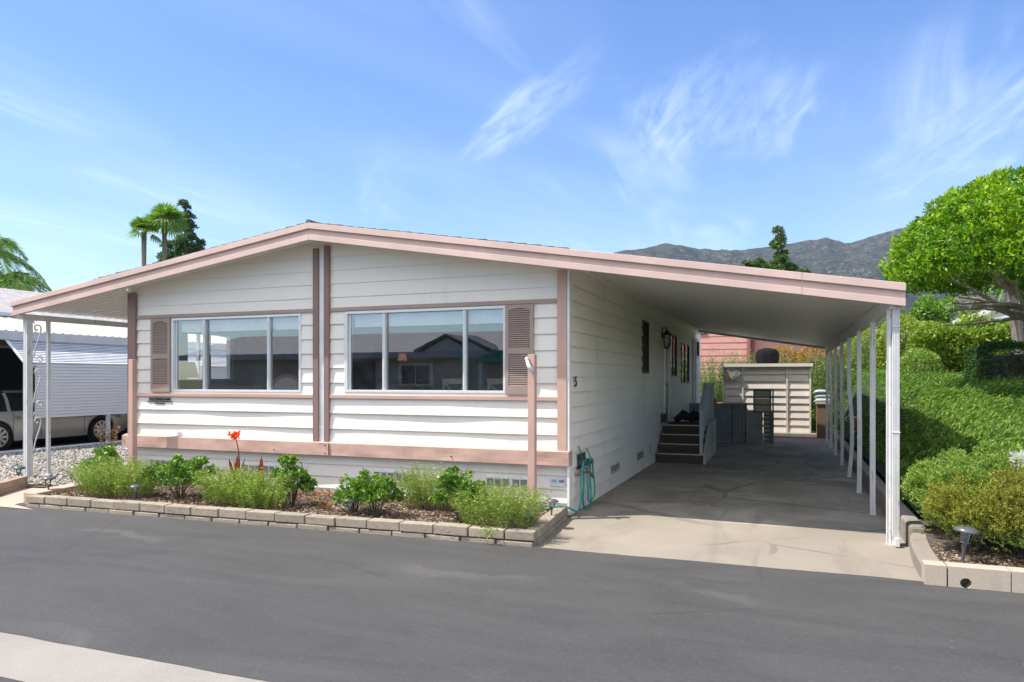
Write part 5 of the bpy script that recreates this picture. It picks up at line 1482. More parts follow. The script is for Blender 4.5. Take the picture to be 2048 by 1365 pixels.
# ------------------------------------------------------------------ trees
def branch(mb, p, d, L, r, depth, tips, spread=.5, rr=None, up=.15, seg=4):
    rr = rr or random.Random(1); pts = [p]; q = Vector(p); dd = Vector(d).normalized()
    for k in range(seg):
        dd = (dd + Vector((rr.gauss(0, .13), rr.gauss(0, .13), rr.gauss(0, .10) + up * .12))).normalized(); q = q + dd * (L / seg); pts.append(q.copy())
    rads = [r * (1 - .45 * k / seg) for k in range(seg + 1)]; mb.tube(pts, rads, 7)
    tips.append(q.copy())
    if depth > 0:
        for k in range(rr.choice([2, 3])):
            v = (dd + Vector((rr.gauss(0, spread), rr.gauss(0, spread), rr.gauss(0, spread * .6)))).normalized()
            branch(mb, pts[-1 if k == 0 else rr.randint(2, seg)], v, L * rr.uniform(.6, .85), rads[-1] * .85, depth - 1, tips, spread, rr, up, seg)
# the big umbrella tree on the right
bt = empty('umbrella_tree', (4.0, 13.4, 1.5), 'large dome crowned bright green tree leaning in from the right edge', 'tree')
mb = MB(); tips = []; rr = random.Random(5)
mb.tube([(4.15, 13.5, 1.4), (4.05, 13.4, 2.0), (3.85, 13.25, 2.55)], [.20, .17, .14], 10)
for k in range(15):
    a = 2.4 + k * .42 if k < 9 else rr.uniform(0, 6.28)
    dirv = Vector((math.cos(a), math.sin(a) * .9, rr.uniform(.22, .5)))
    if dirv.x > .2 and k < 9: dirv.x *= .6
    branch(mb, Vector((3.85, 13.25, 2.5 + .04 * (k % 4))), dirv, rr.uniform(.82, .98), .075, (2 if k % 3 == 0 else 1), tips, .34, rr, .18)
mb.build('trunk', M['bark'], bt)
cx, cy, cz, ca, cc_ = 4.05, 13.45, 3.56, 2.42, 1.40
nk = 900
sk = sphere_pts(nk * 2); sk = sk[sk[:, 2] > -.33][:nk]; nk = len(sk)
rk = np.where(rg.uniform(0, 1, nk) < .8, rg.uniform(.90, 1.0, nk), rg.uniform(.62, .9, nk))
K = np.array([cx, cy, cz]) + sk * np.stack([np.full(nk, ca), np.full(nk, ca), np.where(sk[:, 2] < 0, .66, cc_)], 1) * rk[:, None]
Rk = rg.uniform(.13, .25, nk); per_ = 105
idx = np.repeat(np.arange(nk), per_); q = sphere_pts(nk * per_)
q = nrm(q + sk[idx] * .55 + np.array([0, 0, .3]))
C = K[idx] + q * (Rk[idx] * rg.uniform(.55, 1.1, nk * per_))[:, None] * np.array([1, 1, .8])
D = nrm(q * .8 + rg.normal(0, .55, C.shape) + np.array([0, 0, .2]))
leaves('crown', C, D, rg.uniform(.055, .095, len(C)), rg.uniform(.024, .040, len(C)), M['lf_tree'], bt)

# cabbage palm pair behind the hedge
def strap_palm(x, y, z, h, lean, label):
    r = empty('strap_leaf_palm', (x, y, z), label, 'palm', 'grey trunked strap leaved palms behind the dark hedge')
    mb = MB(); pts = [(x + lean * t * t * h, y, z + h * t) for t in (0, .25, .5, .75, 1)]; mb.tube(pts, [.15, .13, .12, .11, .10], 10); mb.build('trunk', plain('grey_trunk', (.21, .17, .15), .9, var=.35, vscale=6), r)
    tip = Vector(pts[-1]); mb = MB()
    for k in range(46):
        a = rg.uniform(0, 6.28); e = rg.uniform(-.9, 1.2); d = Vector((math.cos(a) * math.cos(e), math.sin(a) * math.cos(e), math.sin(e)))
        blade(mb, tip, tip + d * rg.uniform(.6, .95) + Vector((0, 0, -.15)), .05)
    mb.build('crown', M['lf_palm'], r); return r
strap_palm(4.85, 19.0, 1.5, 2.5, -.10, 'left leaning grey palm trunk behind the dark hedge')
strap_palm(5.05, 19.1, 1.5, 2.6, -.01, 'straight grey palm trunk behind the dark hedge')

def clump_tree(name, x, y, z, blobs, n, L, Wd, m, trunk_h, trunk_r, label, cat='tree', lumpn=40, cr=.35, bark='bark_dark', group=None):
    """blobs: ellipsoids (dx,dy,dz,rx,ry,rz)"""
    r = empty(name, (x, y, z), label, cat, group)
    mb = MB(); mb.tube([(x, y, z - .2), (x + .02 * trunk_h, y, z + trunk_h * .5), (x, y, z + trunk_h)], [trunk_r, trunk_r * .75, trunk_r * .3], 8)
    ells = []
    for (dx, dy, dz, rx, ry, rz) in blobs:
        k_ = max(3, int(lumpn * rx * rz / max(b[3] * b[5] for b in blobs)))
        for _ in range(k_):
            a = rg.uniform(0, 6.28); e = rg.uniform(-.9, 1); q = math.sqrt(1 - e * e); f = rg.uniform(.4, .95)
            px_, py_, pz_ = x + dx + rx * q * math.cos(a) * f, y + dy + ry * q * math.sin(a) * f, z + dz + rz * e * f
            s_ = cr * rg.uniform(.6, 1.2); ells.append((px_, py_, pz_, s_, s_, s_ * .75))
            if rg.uniform() < .4: mb.tube([(x, y, min(z + trunk_h * .95, pz_ - .3 * rz)), (px_, py_, pz_)], [trunk_r * .25, trunk_r * .08], 5)
    mb.build('trunk', M[bark], r)
    C, s_ = ell_pts(n, ells, .3, .2)
    leaves('crown', C, nrm(s_ + rg.normal(0, .7, (n, 3))), rg.uniform(L * .7, L * 1.2, n), rg.uniform(Wd * .7, Wd * 1.2, n), m, r); return r
def D_(px, py, d):
    th = YAW; a = (px - 1024) / 1438
    return (d * (-math.sin(th) + a * math.cos(th)), d * (math.cos(th) + a * math.sin(th)), 1.75 + (757 - py) / 1438 * d)
# pine beyond the carport roof: tall narrow top, broad lower mass
x, y, z = -4 + 18.6 - 0, 0, 0
bx, by, bz = D_(1555, 457, 70)
clump_tree('pine_tree', bx, by, 0, [(0, 0, bz - .7, .40, .5, .7), (.1, 0, bz - 1.7, .65, .7, .7), (.3, 0, bz - 2.9, .9, 1.0, .8), (-1.7, 0, bz - 3.6, 1.7, 1.3, .75), (.0, 0, bz - 4.2, 2.0, 1.6, .9), (1.9, 0, bz - 4.6, .7, .8, .4), (-.4, 0, bz - 5.6, 2.8, 2, 1.0)], 21000, .30, .12, M['lf_pine'], bz - 1, .30, 'dark pine with a narrow top rising above the carport roof against the mountains', lumpn=42, cr=.52)
# conifer behind the left roof
bx, by, bz = D_(370, 400, 62)
clump_tree('conifer', bx, by, 0, [(0, 0, bz - .5, .25, .3, .6), (.05, 0, bz - 1.5, .6, .6, .9), (.1, 0, bz - 2.6, .9, .9, .9), (.3, 0, bz - 3.8, 1.25, 1.1, 1.0), (-1.3, 0, bz - 4.2, 1.3, 1, .9), (.4, 0, bz - 5.2, 1.7, 1.3, 1.2), (-1.6, 0, bz - 5.2, 1.4, 1.1, 1.0)], 20000, .26, .10, M['lf_conifer'], bz - .6, .25, 'dark conifer behind the two fan palms above the left roof slope', lumpn=36, cr=.42)
bx, by, bz = D_(190, 553, 60)
clump_tree('small_conifer', bx, by, 0, [(0, 0, bz - .7, .18, .2, .6), (0, 0, bz - 2.4, .5, .5, 1.2)], 1600, .18, .07, M['lf_conifer'], bz - .6, .12, 'tip of a small conifer peeking over the left roof slope', lumpn=18, cr=.2)
def fan_palm(x, y, ztop, R_, label, fr=34, h0=0.0, droop=.0, group='fan palms'):
    r = empty('fan_palm', (x, y, h0), label, 'palm', group); c = Vector((x, y, ztop))
    mb = MB(); pts = [(x - .15 * math.sin(t * 2), y, h0 + (ztop - h0) * t) for t in np.linspace(0, 1, 7)]; mb.tube(pts, [.18, .16, .15, .14, .13, .15, .17], 9); mb.build('trunk', M['bark'], r)
    Vs = []; Fs = []
    for k in range(fr):
        a = rg.uniform(0, 6.28); e = rg.uniform(-.55, 1.5); d = Vector((math.cos(a) * math.cos(e), math.sin(a) * math.cos(e), math.sin(e))); pl_ = R_ * .30
        hub = c + d * pl_; side = d.cross(Vector((0, 0, 1))); side = side.normalized() if side.length > .1 else Vector((1, 0, 0)); upv = side.cross(d)
        b = len(Vs); Vs += [c - side * .03, c + side * .03, hub + side * .02, hub - side * .02]; Fs.append((b, b + 1, b + 2, b + 3))
        for j in range(15):
            an = (j - 7) / 7 * 1.55; dd = (d * math.cos(an) + side * math.sin(an)).normalized(); ln = R_ * .68 * (1 - .15 * abs(j - 7) / 7)
            w_ = side * math.cos(an) * .05 * R_ - d * math.sin(an) * .05 * R_
            mid = hub + dd * ln * .6; tip = hub + dd * ln + Vector((0, 0, -.22 * R_ * (.5 + .5 * (e < .4)))); b = len(Vs)
            Vs += [hub, mid + w_ * .7, tip, mid - w_ * .7]; Fs.append((b, b + 1, b + 2, b + 3))
    np_mesh('crown', [tuple(v) for v in Vs], Fs, M['lf_palm'], r)
    return r
x, y, z = D_(332, 448, 50); fan_palm(x, y, z, 1.75, 'taller fan palm of the pair above the left roof slope', 40)
x, y, z = D_(291, 465, 49); fan_palm(x, y, z, 1.4, 'shorter fan palm of the pair above the left roof slope', 30)
x, y, z = D_(1898, 612, 120); fan_palm(x, y, z, 2.3, 'distant fan palm standing among the hill trees beyond the hedge', 26, h0=z - 7)
x, y, z = D_(1955, 612, 130); fan_palm(x, y, z, 1.5, 'small distant palm crown among the hill trees nearer the palm trunks', 18, h0=z - 3)
# feather palm at the left
def queen_palm(x, y, z, Rf, label, n=17):
    r = empty('feather_palm', (x, y, 0), label, 'palm'); c = Vector((x, y, z)); mb = MB(); mb.tube([(x, y, 0), (x, y, z * .5), (x, y, z)], [.25, .2, .16], 9); mb.build('trunk', M['bark'], r)
    Cs, Ds = [], []; mb = MB()
    for k in range(n):
        a = k * 2.4; e0 = rg.uniform(.15, 1.2); L = Rf * rg.uniform(.85, 1.1); h_ = Vector((math.cos(a), math.sin(a), 0)); pts = []
        for j in range(11):
            t = j / 10; pts.append(c + h_ * (L * math.cos(e0 * .8) * t) + Vector((0, 0, L * (math.sin(e0) * t * 1.1 - .95 * t * t))))
        mb.tube(pts, [.03 * (1 - .8 * j / 10) for j in range(11)], 4, caps=False)
        sd = Vector((-h_.y, h_.x, 0))
        for j in range(90):
            t = .12 + .88 * j / 90; i0 = min(9, int(t * 10)); p = pts[i0].lerp(pts[i0 + 1], t * 10 - i0); tg = (pts[i0 + 1] - pts[i0]).normalized()
            for s_ in (-1, 1):
                d = (tg * .6 + sd * s_ * .8 + Vector((0, 0, rg.uniform(-.7, .1)))).normalized(); ln = .55 * math.sin(math.pi * min(1, t * .85 + .1)) + .1
                Cs.append(p + d * ln / 2); Ds.append((d.x, d.y, d.z, ln))
    mb.build('fronds', M['lf_palm'], r); Ds = np.array(Ds)
    leaves('leaflets', np.array([tuple(v) for v in Cs]), Ds[:, :3], Ds[:, 3], .028, M['lf_palm'], r)
x, y, z = D_(-5, 565, 31); queen_palm(x, y, z, 2.5, 'feathery palm with arching fronds at the far left edge', 22)
x, y, z = D_(-30, 505, 31.5); queen_palm(x, y, z, 2.6, 'higher feathery palm crown cut off by the left edge', 18)
x, y, z = D_(30, 600, 34)
clump_tree('leafy_tree', x - .6, y, 0, [(-.3, 0, z - .2, .8, .8, 1.5)], 3500, .13, .07, M['lf_yellow'], z - .5, .12, 'yellow green leafy tree under the feathery palm at the far left', lumpn=22, cr=.4)

# ------------------------------------------------------------------ neighbour on the left
nh = empty('neighbor_home', (-24, 14, 0), 'grey neighbouring home with shingle roof at the far left', 'house')
mb = MB(); lap_wall(mb, (-20.7, 0, 0), (0, 1, 0), (1, 0, 0), 2, 24, [.05 + .25 * i for i in range(12)], holes=[(12.7, 14.8, 1.35, 2.6)], p=.02, du=30)
mb.box(-27, -20.72, 2, 24, 0, 3.4); mb.build('wall', plain('neighbor_grey_siding', (.42, .40, .38), .7), nh)
mb = MB()
for (a, b, c, d) in ((12.62, 14.88, 1.27, 1.36), (12.62, 14.88, 2.6, 2.68), (12.62, 12.72, 1.36, 2.6), (14.78, 14.88, 1.36, 2.6)): mb.box(-20.72, -20.64, a, b, c, d)
wf = mb.build('window', M['white'], nh)
mb = MB(); mb.box(-20.715, -20.70, 12.72, 14.78, 1.36, 2.6); mb.build('pane', plain('dark_glass', (.04, .045, .05), .1), wf)
mb = MB(); mb.prism([(-20.2, 3.55), (-24.4, 4.75), (-28.5, 3.55), (-28.5, 3.4), (-20.2, 3.4)], 'y', 1.5, 24.5); mb.build('roof', M['shingle_lt'], nh)
mb = MB(); mb.box(-20.2, -20.15, 1.5, 24.5, 3.47, 3.57); mb.build('fascia', plain('pale_blue_trim', (.55, .62, .70), .5), nh)
nc_ = empty('neighbor_carport', (-18.6, 14, 0), 'white ribbed carport roof with a slatted drop screen at the left', 'carport')
ZN = lambda x: 2.86 + (-17.32 - x) * .19
mb = MB(); ribbed(mb, -20.25, -17.32, ZN, 7.6, 20.5, .24, .045)
for i_, f_ in enumerate(mb.f):
    ph_ = ((min(mb.v[q][1] for q in f_) - 7.6 + .001) / .24) % 1
    mb.m[i_] = 1 if ph_ < .5 else 0
mb.build('roof_panel', [plain('tan_white_pan', (.62, .57, .49), .95, var=.06, spec=.0), plain('tan_pan_groove', (.30, .21, .12), .95, var=.1, spec=.0)], nc_)
mb = MB(); mb.box(-17.32, -17.22, 7.6, 20.5, 2.66, 2.88); mb.build('fascia', plain('dull_white', (.60, .58, .56), .5), nc_, bevel=.01)
# sloping louvred awning, then the hanging slatted sheet
mb = MB()
n_ = 13; xa, za, xb_, zb_ = -17.28, 2.66, -16.66, 2.12
for k in range(n_):
    t0, t1 = k / n_, (k + 1) / n_
    x0_, z0_ = xa + (xb_ - xa) * t0, za + (zb_ - za) * t0; x1_, z1_ = xa + (xb_ - xa) * t1, za + (zb_ - za) * t1
    yA, yB = 11.65, 20.4
    zm_ = z0_ + (z1_ - z0_) * .66; xm_ = x0_ + (x1_ - x0_) * .66
    mb.face([(x0_ + .01, yA, z0_), (x0_ + .01, yB, z0_), (xm_ + .022, yB, zm_), (xm_ + .022, yA, zm_)]); mb.face([(xm_ - .01, yA, zm_), (xm_ - .01, yB, zm_), (x1_ - .01, yB, z1_), (x1_ - .01, yA, z1_)], 1)
mb.build('sloping_slats', [M['white'], plain('slat_gap', (.10, .10, .11), .7)], nc_)
mb = MB(); mb.tube([(xa, 11.62, za), (xb_, 11.62, zb_)], .035, 6); mb.tube([(xb_, 11.65, zb_), (xb_, 20.4, zb_)], .02, 6); mb.build('awning_arm', M['white'], nc_)
mb = MB(); lap_wall(mb, (-16.68, 0, 0), (0, 1, 0), (1, 0, 0), 11.9, 20.4, [.80 + .0765 * i for i in range(18)], p=.016, du=30, wav=0, bm=1)
mb.box(-16.70, -16.682, 11.9, 20.4, .80, 2.1)
mb.build('hanging_slats', [plain('slat_white', (.86, .82, .76), .5, var=.04), plain('slat_line', (.30, .27, .22), .7)], nc_)
for y in (13.85, 18.6):
    mb = MB(); mb.box(-16.72, -16.64, y - .04, y + .04, .05, .80); mb.build('post', M['postwhite'], nc_)
mb = MB(); mb.box(-17.3, -17.2, 8.0, 8.1, .0, 2.66); mb.build('post', M['postwhite'], nc_)
mb = MB(); mb.box(-16.78, -16.60, 7.2, 30, -.03, .085)
tag(mb.build('kerb', M['white'], bevel=.03), kind='structure')
# second neighbour roof
mb = MB()

# ------------------------------------------------------------------ cars
def sedan(loc, paint_m, label, group=None):
    r = empty('parked_car', loc, label, 'car', group); X0, Y0, Z0 = loc
    wy = (-1.40, 1.40); R_ = .335; AR = .40
    ys_ = np.linspace(-2.38, 2.42, 121)
    def topz(y):
        if y > 1.0: return .92 - .16 * ((y - 1.0) / 1.4) ** 2 - .03
        if y < -1.7: return .99 - .07 * ((-1.7 - y) / .7) ** 2
        return .95
    def halfw(y):
        e = max(0, abs(y) - 1.7) / .72; return .91 * (1 - .22 * e * e)
    V = []; rows = 9
    for y in ys_:
        zb = .22 + .10 * max(0, (abs(y) - 2.0) / .4)
        for w_ in wy:
            if abs(y - w_) < AR: zb = max(zb, .33 + math.sqrt(AR * AR - (y - w_) ** 2))
        hw, zt = halfw(y), topz(y)
        prof = []
        side_z = [zb, zb + (.50 - zb) * .5 if zb < .5 else zb + .01, max(.52, zb + .02), max(.66, zb + .04), max(.76, zb + .06), zt - .03]
        side_w = [hw - .03, hw - .012, hw, hw - .005, hw + .004, hw - .06]
        prof = list(zip(side_w, side_z)) + [(hw - .14, zt), (hw * .5, zt + .03), (0, zt + .04)]
        V += [(X0 + a, Y0 + y, Z0 + b) for a, b in prof] + [(X0 - a, Y0 + y, Z0 + b) for a, b in prof[::-1][1:]]
    m_ = rows * 2 - 1; F = [(i * m_ + k, i * m_ + k + 1, (i + 1) * m_ + k + 1, (i + 1) * m_ + k) for i in range(len(ys_) - 1) for k in range(m_ - 1)]
    mb = MB(); mb.mesh(V, F, 0, True); mb.face(V[:m_]); mb.face(V[-m_:]); body = mb.build('body', paint_m, r)
    # greenhouse
    ys2 = np.linspace(-2.0, 1.25, 40); V = []
    for y in ys2:
        if y < -1.0: f = (y + 2.0) / 1.0
        elif y > .15: f = (1.25 - y) / 1.1
        else: f = 1
        f = max(0, min(1, f)); hgt = .50 * math.sin(f * math.pi / 2) ** .9; hb = .80; ht = .80 - .22 * (hgt / .5)
        V += [(X0 + s * w_, Y0 + y, Z0 + .93 + h_) for (w_, h_, s) in ((hb, 0, 1), (hb - .5 * (hb - ht), hgt * .6, 1), (ht, hgt * .93, 1), (ht * .8, hgt, 1), (0, hgt + .02, 1), (ht * .8, hgt, -1), (ht, hgt * .93, -1), (hb - .5 * (hb - ht), hgt * .6, -1), (hb, 0, -1))]
    F = []; MI = []
    mb = MB(); b0 = 9
    for i in range(len(ys2) - 1):
        for k in range(8):
            side = k in (0, 1, 6, 7); y_ = ys2[i]
            pillar = any(abs(y_ - p_) < .05 for p_ in (-1.05, -.38, .32)) or (y_ < -1.62)
            glass_ = (side and not pillar and -1.6 < y_ < .95) or ((not side) and (y_ > .30 or y_ < -1.05))
            mb.mesh([V[i * b0 + k], V[i * b0 + k + 1], V[(i + 1) * b0 + k + 1], V[(i + 1) * b0 + k]], [(0, 1, 2, 3)], 1 if glass_ else 0, True)
    mb.build('cabin', [paint_m, bpy.data.materials.get('car_glass') or plain('car_glass', (.02, .03, .03), .05)], r)
    blk_ = M['black']
    for w_ in wy:
        for s in (1, -1):
            cxx = X0 + s * .80
            mb = MB(); mb.lathe((cxx - (.11 if s > 0 else .11), Y0 + w_, Z0 + R_), [(R_ - .05, 0), (R_ - .005, .02), (R_, .06), (R_, .16), (R_ - .005, .20), (R_ - .06, .215)], 32, axis='x'); wh = mb.build('wheel', plain('tyre', (.025, .025, .025), .8), r)
            mb = MB(); fx = cxx + s * .108
            mb.lathe((fx - .01, Y0 + w_, Z0 + R_), [(.235, 0), (.235, .004)], 30, 1, axis='x')
            for k in range(10):
                a = 2 * math.pi * k / 10; ca_, sa_ = math.cos(a), math.sin(a); t_ = .026
                q = [(.05, -t_), (.225, -t_ * 1.3), (.225, t_ * 1.3), (.05, t_)]
                mb.face([(fx + s * .012, Y0 + w_ + u_ * ca_ - v_ * sa_, Z0 + R_ + u_ * sa_ + v_ * ca_) for u_, v_ in q], 0)
            mb.lathe((fx + (s * .008), Y0 + w_, Z0 + R_), [(.05, 0), (.05, .012)], 14, 0, axis='x')
            ring = [(.222, .0), (.24, .012), (.25, .0)]; mb.lathe((fx, Y0 + w_, Z0 + R_), [(.225, 0), (.225, .014), (.25, .010), (.25, -.01)], 30, 0, axis='x') if False else None
            for k in range(30):
                a, b_ = 2 * math.pi * k / 30, 2 * math.pi * (k + 1) / 30
                mb.face([(fx + s * .013, Y0 + w_ + rr_ * math.cos(an), Z0 + R_ + rr_ * math.sin(an)) for rr_, an in ((.222, a), (.25, a), (.25, b_), (.222, b_))], 0)
            mb.build('rim', [bpy.data.materials.get('alloy') or plain('alloy', (.62, .60, .57), .3, .7), blk_], wh)
            mb = MB(); mb.lathe((X0 + s * .80 - (.10 if s > 0 else .04), Y0 + w_, Z0 + .33), [(AR + .01, 0), (AR + .01, .14)], 24, axis='x'); mb.build('wheel_well', blk_, r)
    for s in (1, -1):
        for yh in (-.95, -.02):
            mb = MB(); mb.tube([(X0 + s * .912, Y0 + yh - .10, Z0 + .80), (X0 + s * .935, Y0 + yh - .06, Z0 + .805), (X0 + s * .935, Y0 + yh + .06, Z0 + .805), (X0 + s * .912, Y0 + yh + .10, Z0 + .80)], .014, 6); mb.build('door_handle', bpy.data.materials['alloy'], r)
        for yd in (-1.02, -.32, .88):
            mb = MB(); mb.box(X0 + s * .9075, X0 + s * .9125, Y0 + yd - .004, Y0 + yd + .004, Z0 + .27, Z0 + .90); mb.build('door_seam', blk_, r)
        mb = MB(); mb.box(X0 + s * .80, X0 + s * .895, Y0 + 1.85, Y0 + 2.02, Z0 + .66, Z0 + .71); mb.build('side_marker', plain('amber_lens', (.55, .14, .03), .2), r, bevel=.01)
        mb = MB(); mb.lathe((X0 + s * .98, Y0 + .80, Z0 + .98), [(.02, -.08), (.09, 0), (.09, .05), (.02, .10)], 12, axis='z'); mb.build('wing_mirror', paint_m, r)
        mb = MB(); mb.box(X0 + s * .55, X0 + s * .80, Y0 + 2.2, Y0 + 2.36, Z0 + .62, Z0 + .72); mb.build('headlight', plain('lens', (.6, .62, .64), .1), r, bevel=.02)
        mb = MB(); mb.box(X0 + s * .55, X0 + s * .80, Y0 - 2.34, Y0 - 2.2, Z0 + .74, Z0 + .86); mb.build('tail_light', plain('red_lens', (.4, .02, .02), .2), r, bevel=.02)
    return r
silver = plain('champagne_paint', (.62, .57, .50), .25, .35, .04)
sedan((-18.55, 13.05, .0), silver, 'champagne silver sedan parked behind the slatted screen at the left')
sedan((-18.7, 18.6, .0), plain('dark_car_paint', (.03, .028, .03), .25, .3), 'dark sedan parked beyond the champagne silver one')

# ------------------------------------------------------------------ houses beyond
ph = empty('pink_house', (-1, 39, 1.7), 'salmon pink house with lap siding above the rear bank', 'house')
mb = MB(); lap_wall(mb, (0, 37.0, 0), (1, 0, 0), (0, -1, 0), -7, -1.85, [1.6 + .32 * i for i in range(14)], p=.022, du=9)
mb.box(-7, -1.85, 37.02, 44, 1.5, 6.0); mb.box(-1.80, 2.9, 37.6, 44, 1.5, 5.4)
mb.build('wall', plain('salmon_paint', (.62, .30, .25), .7, var=.08), ph)
mb = MB(); mb.box(-1.85, -1.70, 36.9, 37.0, 1.5, 5.6); mb.box(-1.62, -1.50, 37.4, 37.55, 1.5, 5.2); mb.build('corner_board', plain('deep_pink', (.35, .12, .11), .7), ph)
mb = MB(); mb.box(-4.9, -3.75, 36.93, 36.985, 3.95, 4.75); wf = mb.build('window', M['darkmetal'], ph)
mb = MB(); mb.box(-4.8, -3.85, 36.915, 36.928, 4.02, 4.68); mb.build('pane', plain('sky_glass', (.35, .42, .5), .05), wf)
mb = MB(); mb.prism([(-7.5, 5.6), (-2, 6.3), (3.2, 5.3), (3.2, 5.15), (-2, 6.1), (-7.5, 5.4)], 'y', 36.5, 44.5); mb.build('roof', M['shingle_lt'], ph)
rh = empty('grey_house', (9, 33, 1.7), 'pale grey house with a blue white roof edge behind the palm trunks', 'house')
mb = MB(); mb.prism([(6.85, 1.6), (14, 1.6), (14, 5.6), (6.85, 3.75)], 'y', 30.6, 40); mb.build('wall', plain('pale_grey_wall', (.42, .42, .43), .8), rh)
mb = MB(); mb.prism([(6.45, 3.60), (14.5, 5.7), (14.5, 5.85), (6.45, 3.78)], 'y', 29.9, 40.2); mb.build('roof', plain('blue_white_roof', (.60, .66, .74), .5), rh)
mb = MB(); mb.prism([(6.6, 3.82), (14.5, 5.9), (14.5, 6.3), (7.4, 4.5)], 'y', 31.5, 40.4); mb.build('upper_roof', M['shingle_lt'], rh)
x, y, z = D_(1895, 655, 60)
fh = empty('distant_roof', (x, y, z - 4), 'low grey shed roof showing above the yellow green hedge', 'house')
mb = MB(); mb.prism([(x - 3.2, z - .6), (x - 2.8, z + .05), (x + 2.9, z + .15), (x + 3.3, z - .6)], 'y', y, y + 6); mb.box(x - 3, x + 3, y + .3, y + 5.6, z - 4, z - .6); mb.build('roof', M['shingle_lt'], fh)

# the home across the road (seen mirrored in the windows)
oh = empty('opposite_home', (-16, -9.5, 0), 'low tan home with grey shingle roof across the road, mirrored in the windows', 'house')
tan = plain('tan_stucco', (.58, .50, .42), .8)
mb = MB(); mb.box(-24, -9.2, -13, -7, 0, 2.62); mb.build('wall', tan, oh)
mb = MB(); mb.prism([(-6.4, 2.58), (-6.4, 2.72), (-10.5, 3.75), (-13.6, 2.72), (-13.6, 2.58)], 'x', -24.6, -8.9)
mb.build('roof', M['shingle_lt'], oh)
mb = MB(); mb.prism([(-12.5, 2.75), (-11.5, 3.25), (-10.5, 2.75)], 'y', -7.4, -6.3); mb.build('gable', plain('grey_boards', (.60, .58, .55), .8), oh)
mb = MB(); mb.prism([(-12.8, 2.72), (-11.5, 3.30), (-10.2, 2.72), (-10.2, 2.80), (-11.5, 3.38), (-12.8, 2.80)], 'y', -7.6, -6.1); mb.build('gable_roof', M['shingle'], oh)
mb = MB(); mb.box(-24.6, -8.9, -6.4, -6.3, 2.52, 2.74); mb.build('fascia', plain('grey_fascia', (.45, .43, .42), .7), oh)
mb = MB(); mb.box(-13.9, -12.4, -7.0, -6.93, 1.45, 2.35); wf = mb.build('window', M['white'], oh)
mb = MB(); mb.box(-13.75, -13.18, -6.93, -6.92, 1.55, 2.25); mb.box(-13.12, -12.55, -6.93, -6.92, 1.55, 2.25); mb.build('pane', bpy.data.materials['dark_glass'], wf)
mb = MB(); mb.box(-17.5, -15.2, -7.0, -6.95, .1, 2.4); mb.build('dark_entry', M['darkmetal'], oh)
ga = empty('green_awning', (-8.5, -6, 2.5), 'green fabric awning across the road, mirrored in the right window', 'awning')
mb = MB(); mb.prism([(-10.7, 2.5), (-7.0, 3.35), (-3.5, 2.5), (-3.5, 2.3), (-10.7, 2.3)], 'y', -8.4, -5.6); mb.build('canopy', plain('green_canvas', (.03, .26, .18), .7), ga)
for x in (-10.5, -3.7):
    mb = MB(); mb.box(x - .05, x + .05, -5.8, -5.7, 0, 2.3); mb.build('post', M['white'], ga)
clump_tree('street_tree', -9.4, -13.5, 0, [(0, 0, 4.6, 2.2, 2, 1.5), (2.4, -1, 4.9, 1.8, 1.6, 1.4)], 6000, .22, .09, M['lf_pine'], 4, .2, 'leafy tree behind the opposite home, mirrored in the right window', lumpn=30, cr=.6)
clump_tree('garden_bush', -12.6, -6.2, 0, [(0, 0, .8, 1.3, .6, .6)], 2500, .12, .05, M['lf_yellow'], .5, .04, 'green bush before the opposite home, mirrored in the right window', 'bush', lumpn=24, cr=.3)

# ------------------------------------------------------------------ far hills, mountains
ridge = [(-1400, 700), (-200, 690), (500, 640), (900, 560), (1120, 535), (1215, 508), (1240, 502), (1290, 500), (1320, 494), (1345, 494), (1400, 505), (1440, 507), (1490, 500), (1530, 494), (1575, 488), (1620, 480), (1655, 477), (1690, 486), (1705, 487), (1740, 474), (1780, 462), (1850, 440), (1950, 415), (2100, 400), (2400, 420), (3000, 470), (4200, 560)]
rx = np.array([r[0] for r in ridge], float); ry = np.array([r[1] for r in ridge], float)
pxs = np.concatenate([np.arange(-1400, 1100, 60), np.arange(1100, 2200, 4.0), np.arange(2200, 4200, 60)])
ts = np.concatenate([np.linspace(0, 1, 110), [1.03, 1.06]])
V = []
for j, t in enumerate(ts):
    for px_ in pxs:
        a = (px_ - 1024) / 1438; dR = 2500 + 120 * noise.noise((px_ * .004, 3, 0))
        d = 900 + (dR - 900) * t
        zr = 1.75 + (757 - np.interp(px_, rx, ry)) / 1438 * 2500
        X_, Y_ = d * (-math.sin(YAW) + a * math.cos(YAW)), d * (math.cos(YAW) + a * math.sin(YAW))
        if t <= 1: z = zr * (.10 * t + .90 * t ** 1.5)
        else: z = zr * (1 - (t - 1) * 1.8)
        nz = noise.hetero_terrain((X_ * .0042, Y_ * .0042, 7), .9, 2.1, 5, .6)
        rdg = 1 - abs(noise.noise((X_ * .0046 + 4, Y_ * .0024, 1))) * 2.2
        env = math.sin(math.pi * min(1, max(0, t))) ** .7 if t <= 1 else 0
        z += env * (38 * (nz - .8) + 46 * (rdg - .5)) * min(1, zr / 250)
        z += 5 * noise.noise((px_ * .05, t * 20, 2)) * (1 if t > .3 else t / .3)
        V.append((X_, Y_, z))
nx = len(pxs); F = np.array([[i * nx + k, i * nx + k + 1, (i + 1) * nx + k + 1, (i + 1) * nx + k] for i in range(len(ts) - 1) for k in range(nx - 1)])
m_, nt, b = mat('chaparral_mountain')
v = coords(nt, (1, 1, 1))
a1 = noise_fac(nt, v, .012, 8, .65); a2 = noise_fac(nt, v, .045, 8, .7); a3 = noise_fac(nt, v, .15, 6, .75)
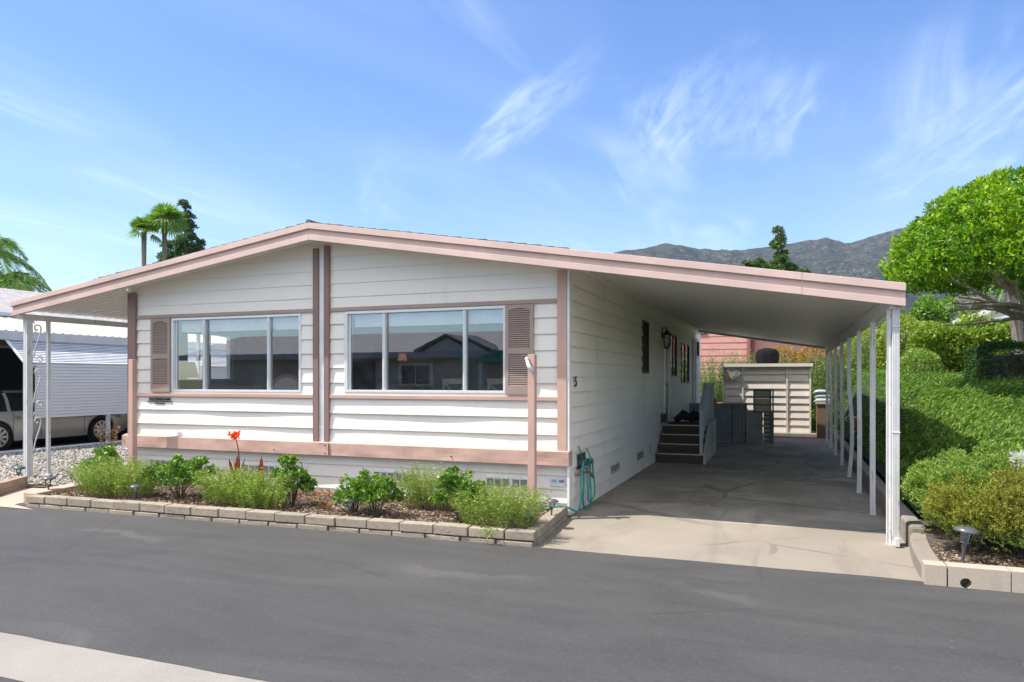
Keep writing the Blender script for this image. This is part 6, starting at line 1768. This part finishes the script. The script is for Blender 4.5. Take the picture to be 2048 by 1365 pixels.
c = cramp(nt, a2, [(.35, (.012, .020, .014)), (.5, (.035, .042, .028)), (.60, (.075, .06, .045)), (.72, (.14, .105, .08))])
rock = N(nt, 'ShaderNodeMath', {0: mrange(nt, a3, .575, .63), 1: mrange(nt, a1, .42, .56)}, operation='MULTIPLY').outputs[0]
c = mixc_(nt, rock, c, (.50, .42, .36)); nt.links.new(c, b.inputs['Base Color']); b.inputs['Roughness'].default_value = 1
b.inputs['Specular IOR Level'].default_value = .0
bump(nt, b, a2, 1.0, 6.0)
tag(np_mesh('mountains', V, F, m_, smooth=True), kind='structure')
# foothill
def fz(X_, Y_):
    d = -np.sin(YAW) * X_ + np.cos(YAW) * Y_; lat = np.cos(YAW) * X_ + np.sin(YAW) * Y_
    return -.5 + 34 * ss((d - 70) / 420) * ss((lat / np.maximum(d, 1) - .0) / .55) + .02 * np.clip(d - 50, 0, 2000)
tag(gridmesh('foothill', np.arange(-400, 1200, 25), np.arange(60, 1300, 25), fz, plain('dry_hill', (.14, .13, .07), 1, var=.35, vscale=.02)), kind='structure')
# trees on the foothill: a far wood read as one mass
nt_ = 620; d = 75 + 420 * rg.uniform(0, 1, nt_) ** 1.2; lat = rg.uniform(.36, .95, nt_) * d
XX = -np.sin(YAW) * d + np.cos(YAW) * lat; YY = np.cos(YAW) * d + np.sin(YAW) * lat; ZZ = fz(XX, YY)
Rr = rg.uniform(1.6, 3.6, nt_) * (1 + d / 600)
per = 110; idx = np.repeat(np.arange(nt_), per); s_ = sphere_pts(nt_ * per); s_[:, 2] = np.abs(s_[:, 2]) * 1.0
C = np.stack([XX, YY, ZZ], 1)[idx] + s_ * (Rr[idx] * rg.uniform(.7, 1.05, nt_ * per))[:, None] * np.array([1, 1, .95])
Ls = (Rr * .28)[idx]
tag(leaves('hill_wood', C, nrm(s_ + rg.normal(0, .8, s_.shape)), Ls, Ls * .6, M['lf_wood']), 'mass of olive green trees covering the distant slope at the right', 'far trees', kind='stuff')

# ------------------------------------------------------------------ haze
mb = MB(); mb.box(-3600, 3600, -900, 2900, -1.1, 660)
hz = bpy.data.materials.new('haze_air'); hz.use_nodes = True; nt = hz.node_tree
for q in list(nt.nodes):
    if q.type != 'OUTPUT_MATERIAL': nt.nodes.remove(q)
out = nt.nodes[0]
vp = N(nt, 'ShaderNodeVolumePrincipled', {'Color': (.60, .76, 1.0, 1), 'Density': .00009, 'Anisotropy': .2})
nt.links.new(vp.outputs[0], out.inputs['Volume'])
tag(mb.build('haze', hz), 'thin pale air haze', 'haze', kind='stuff')
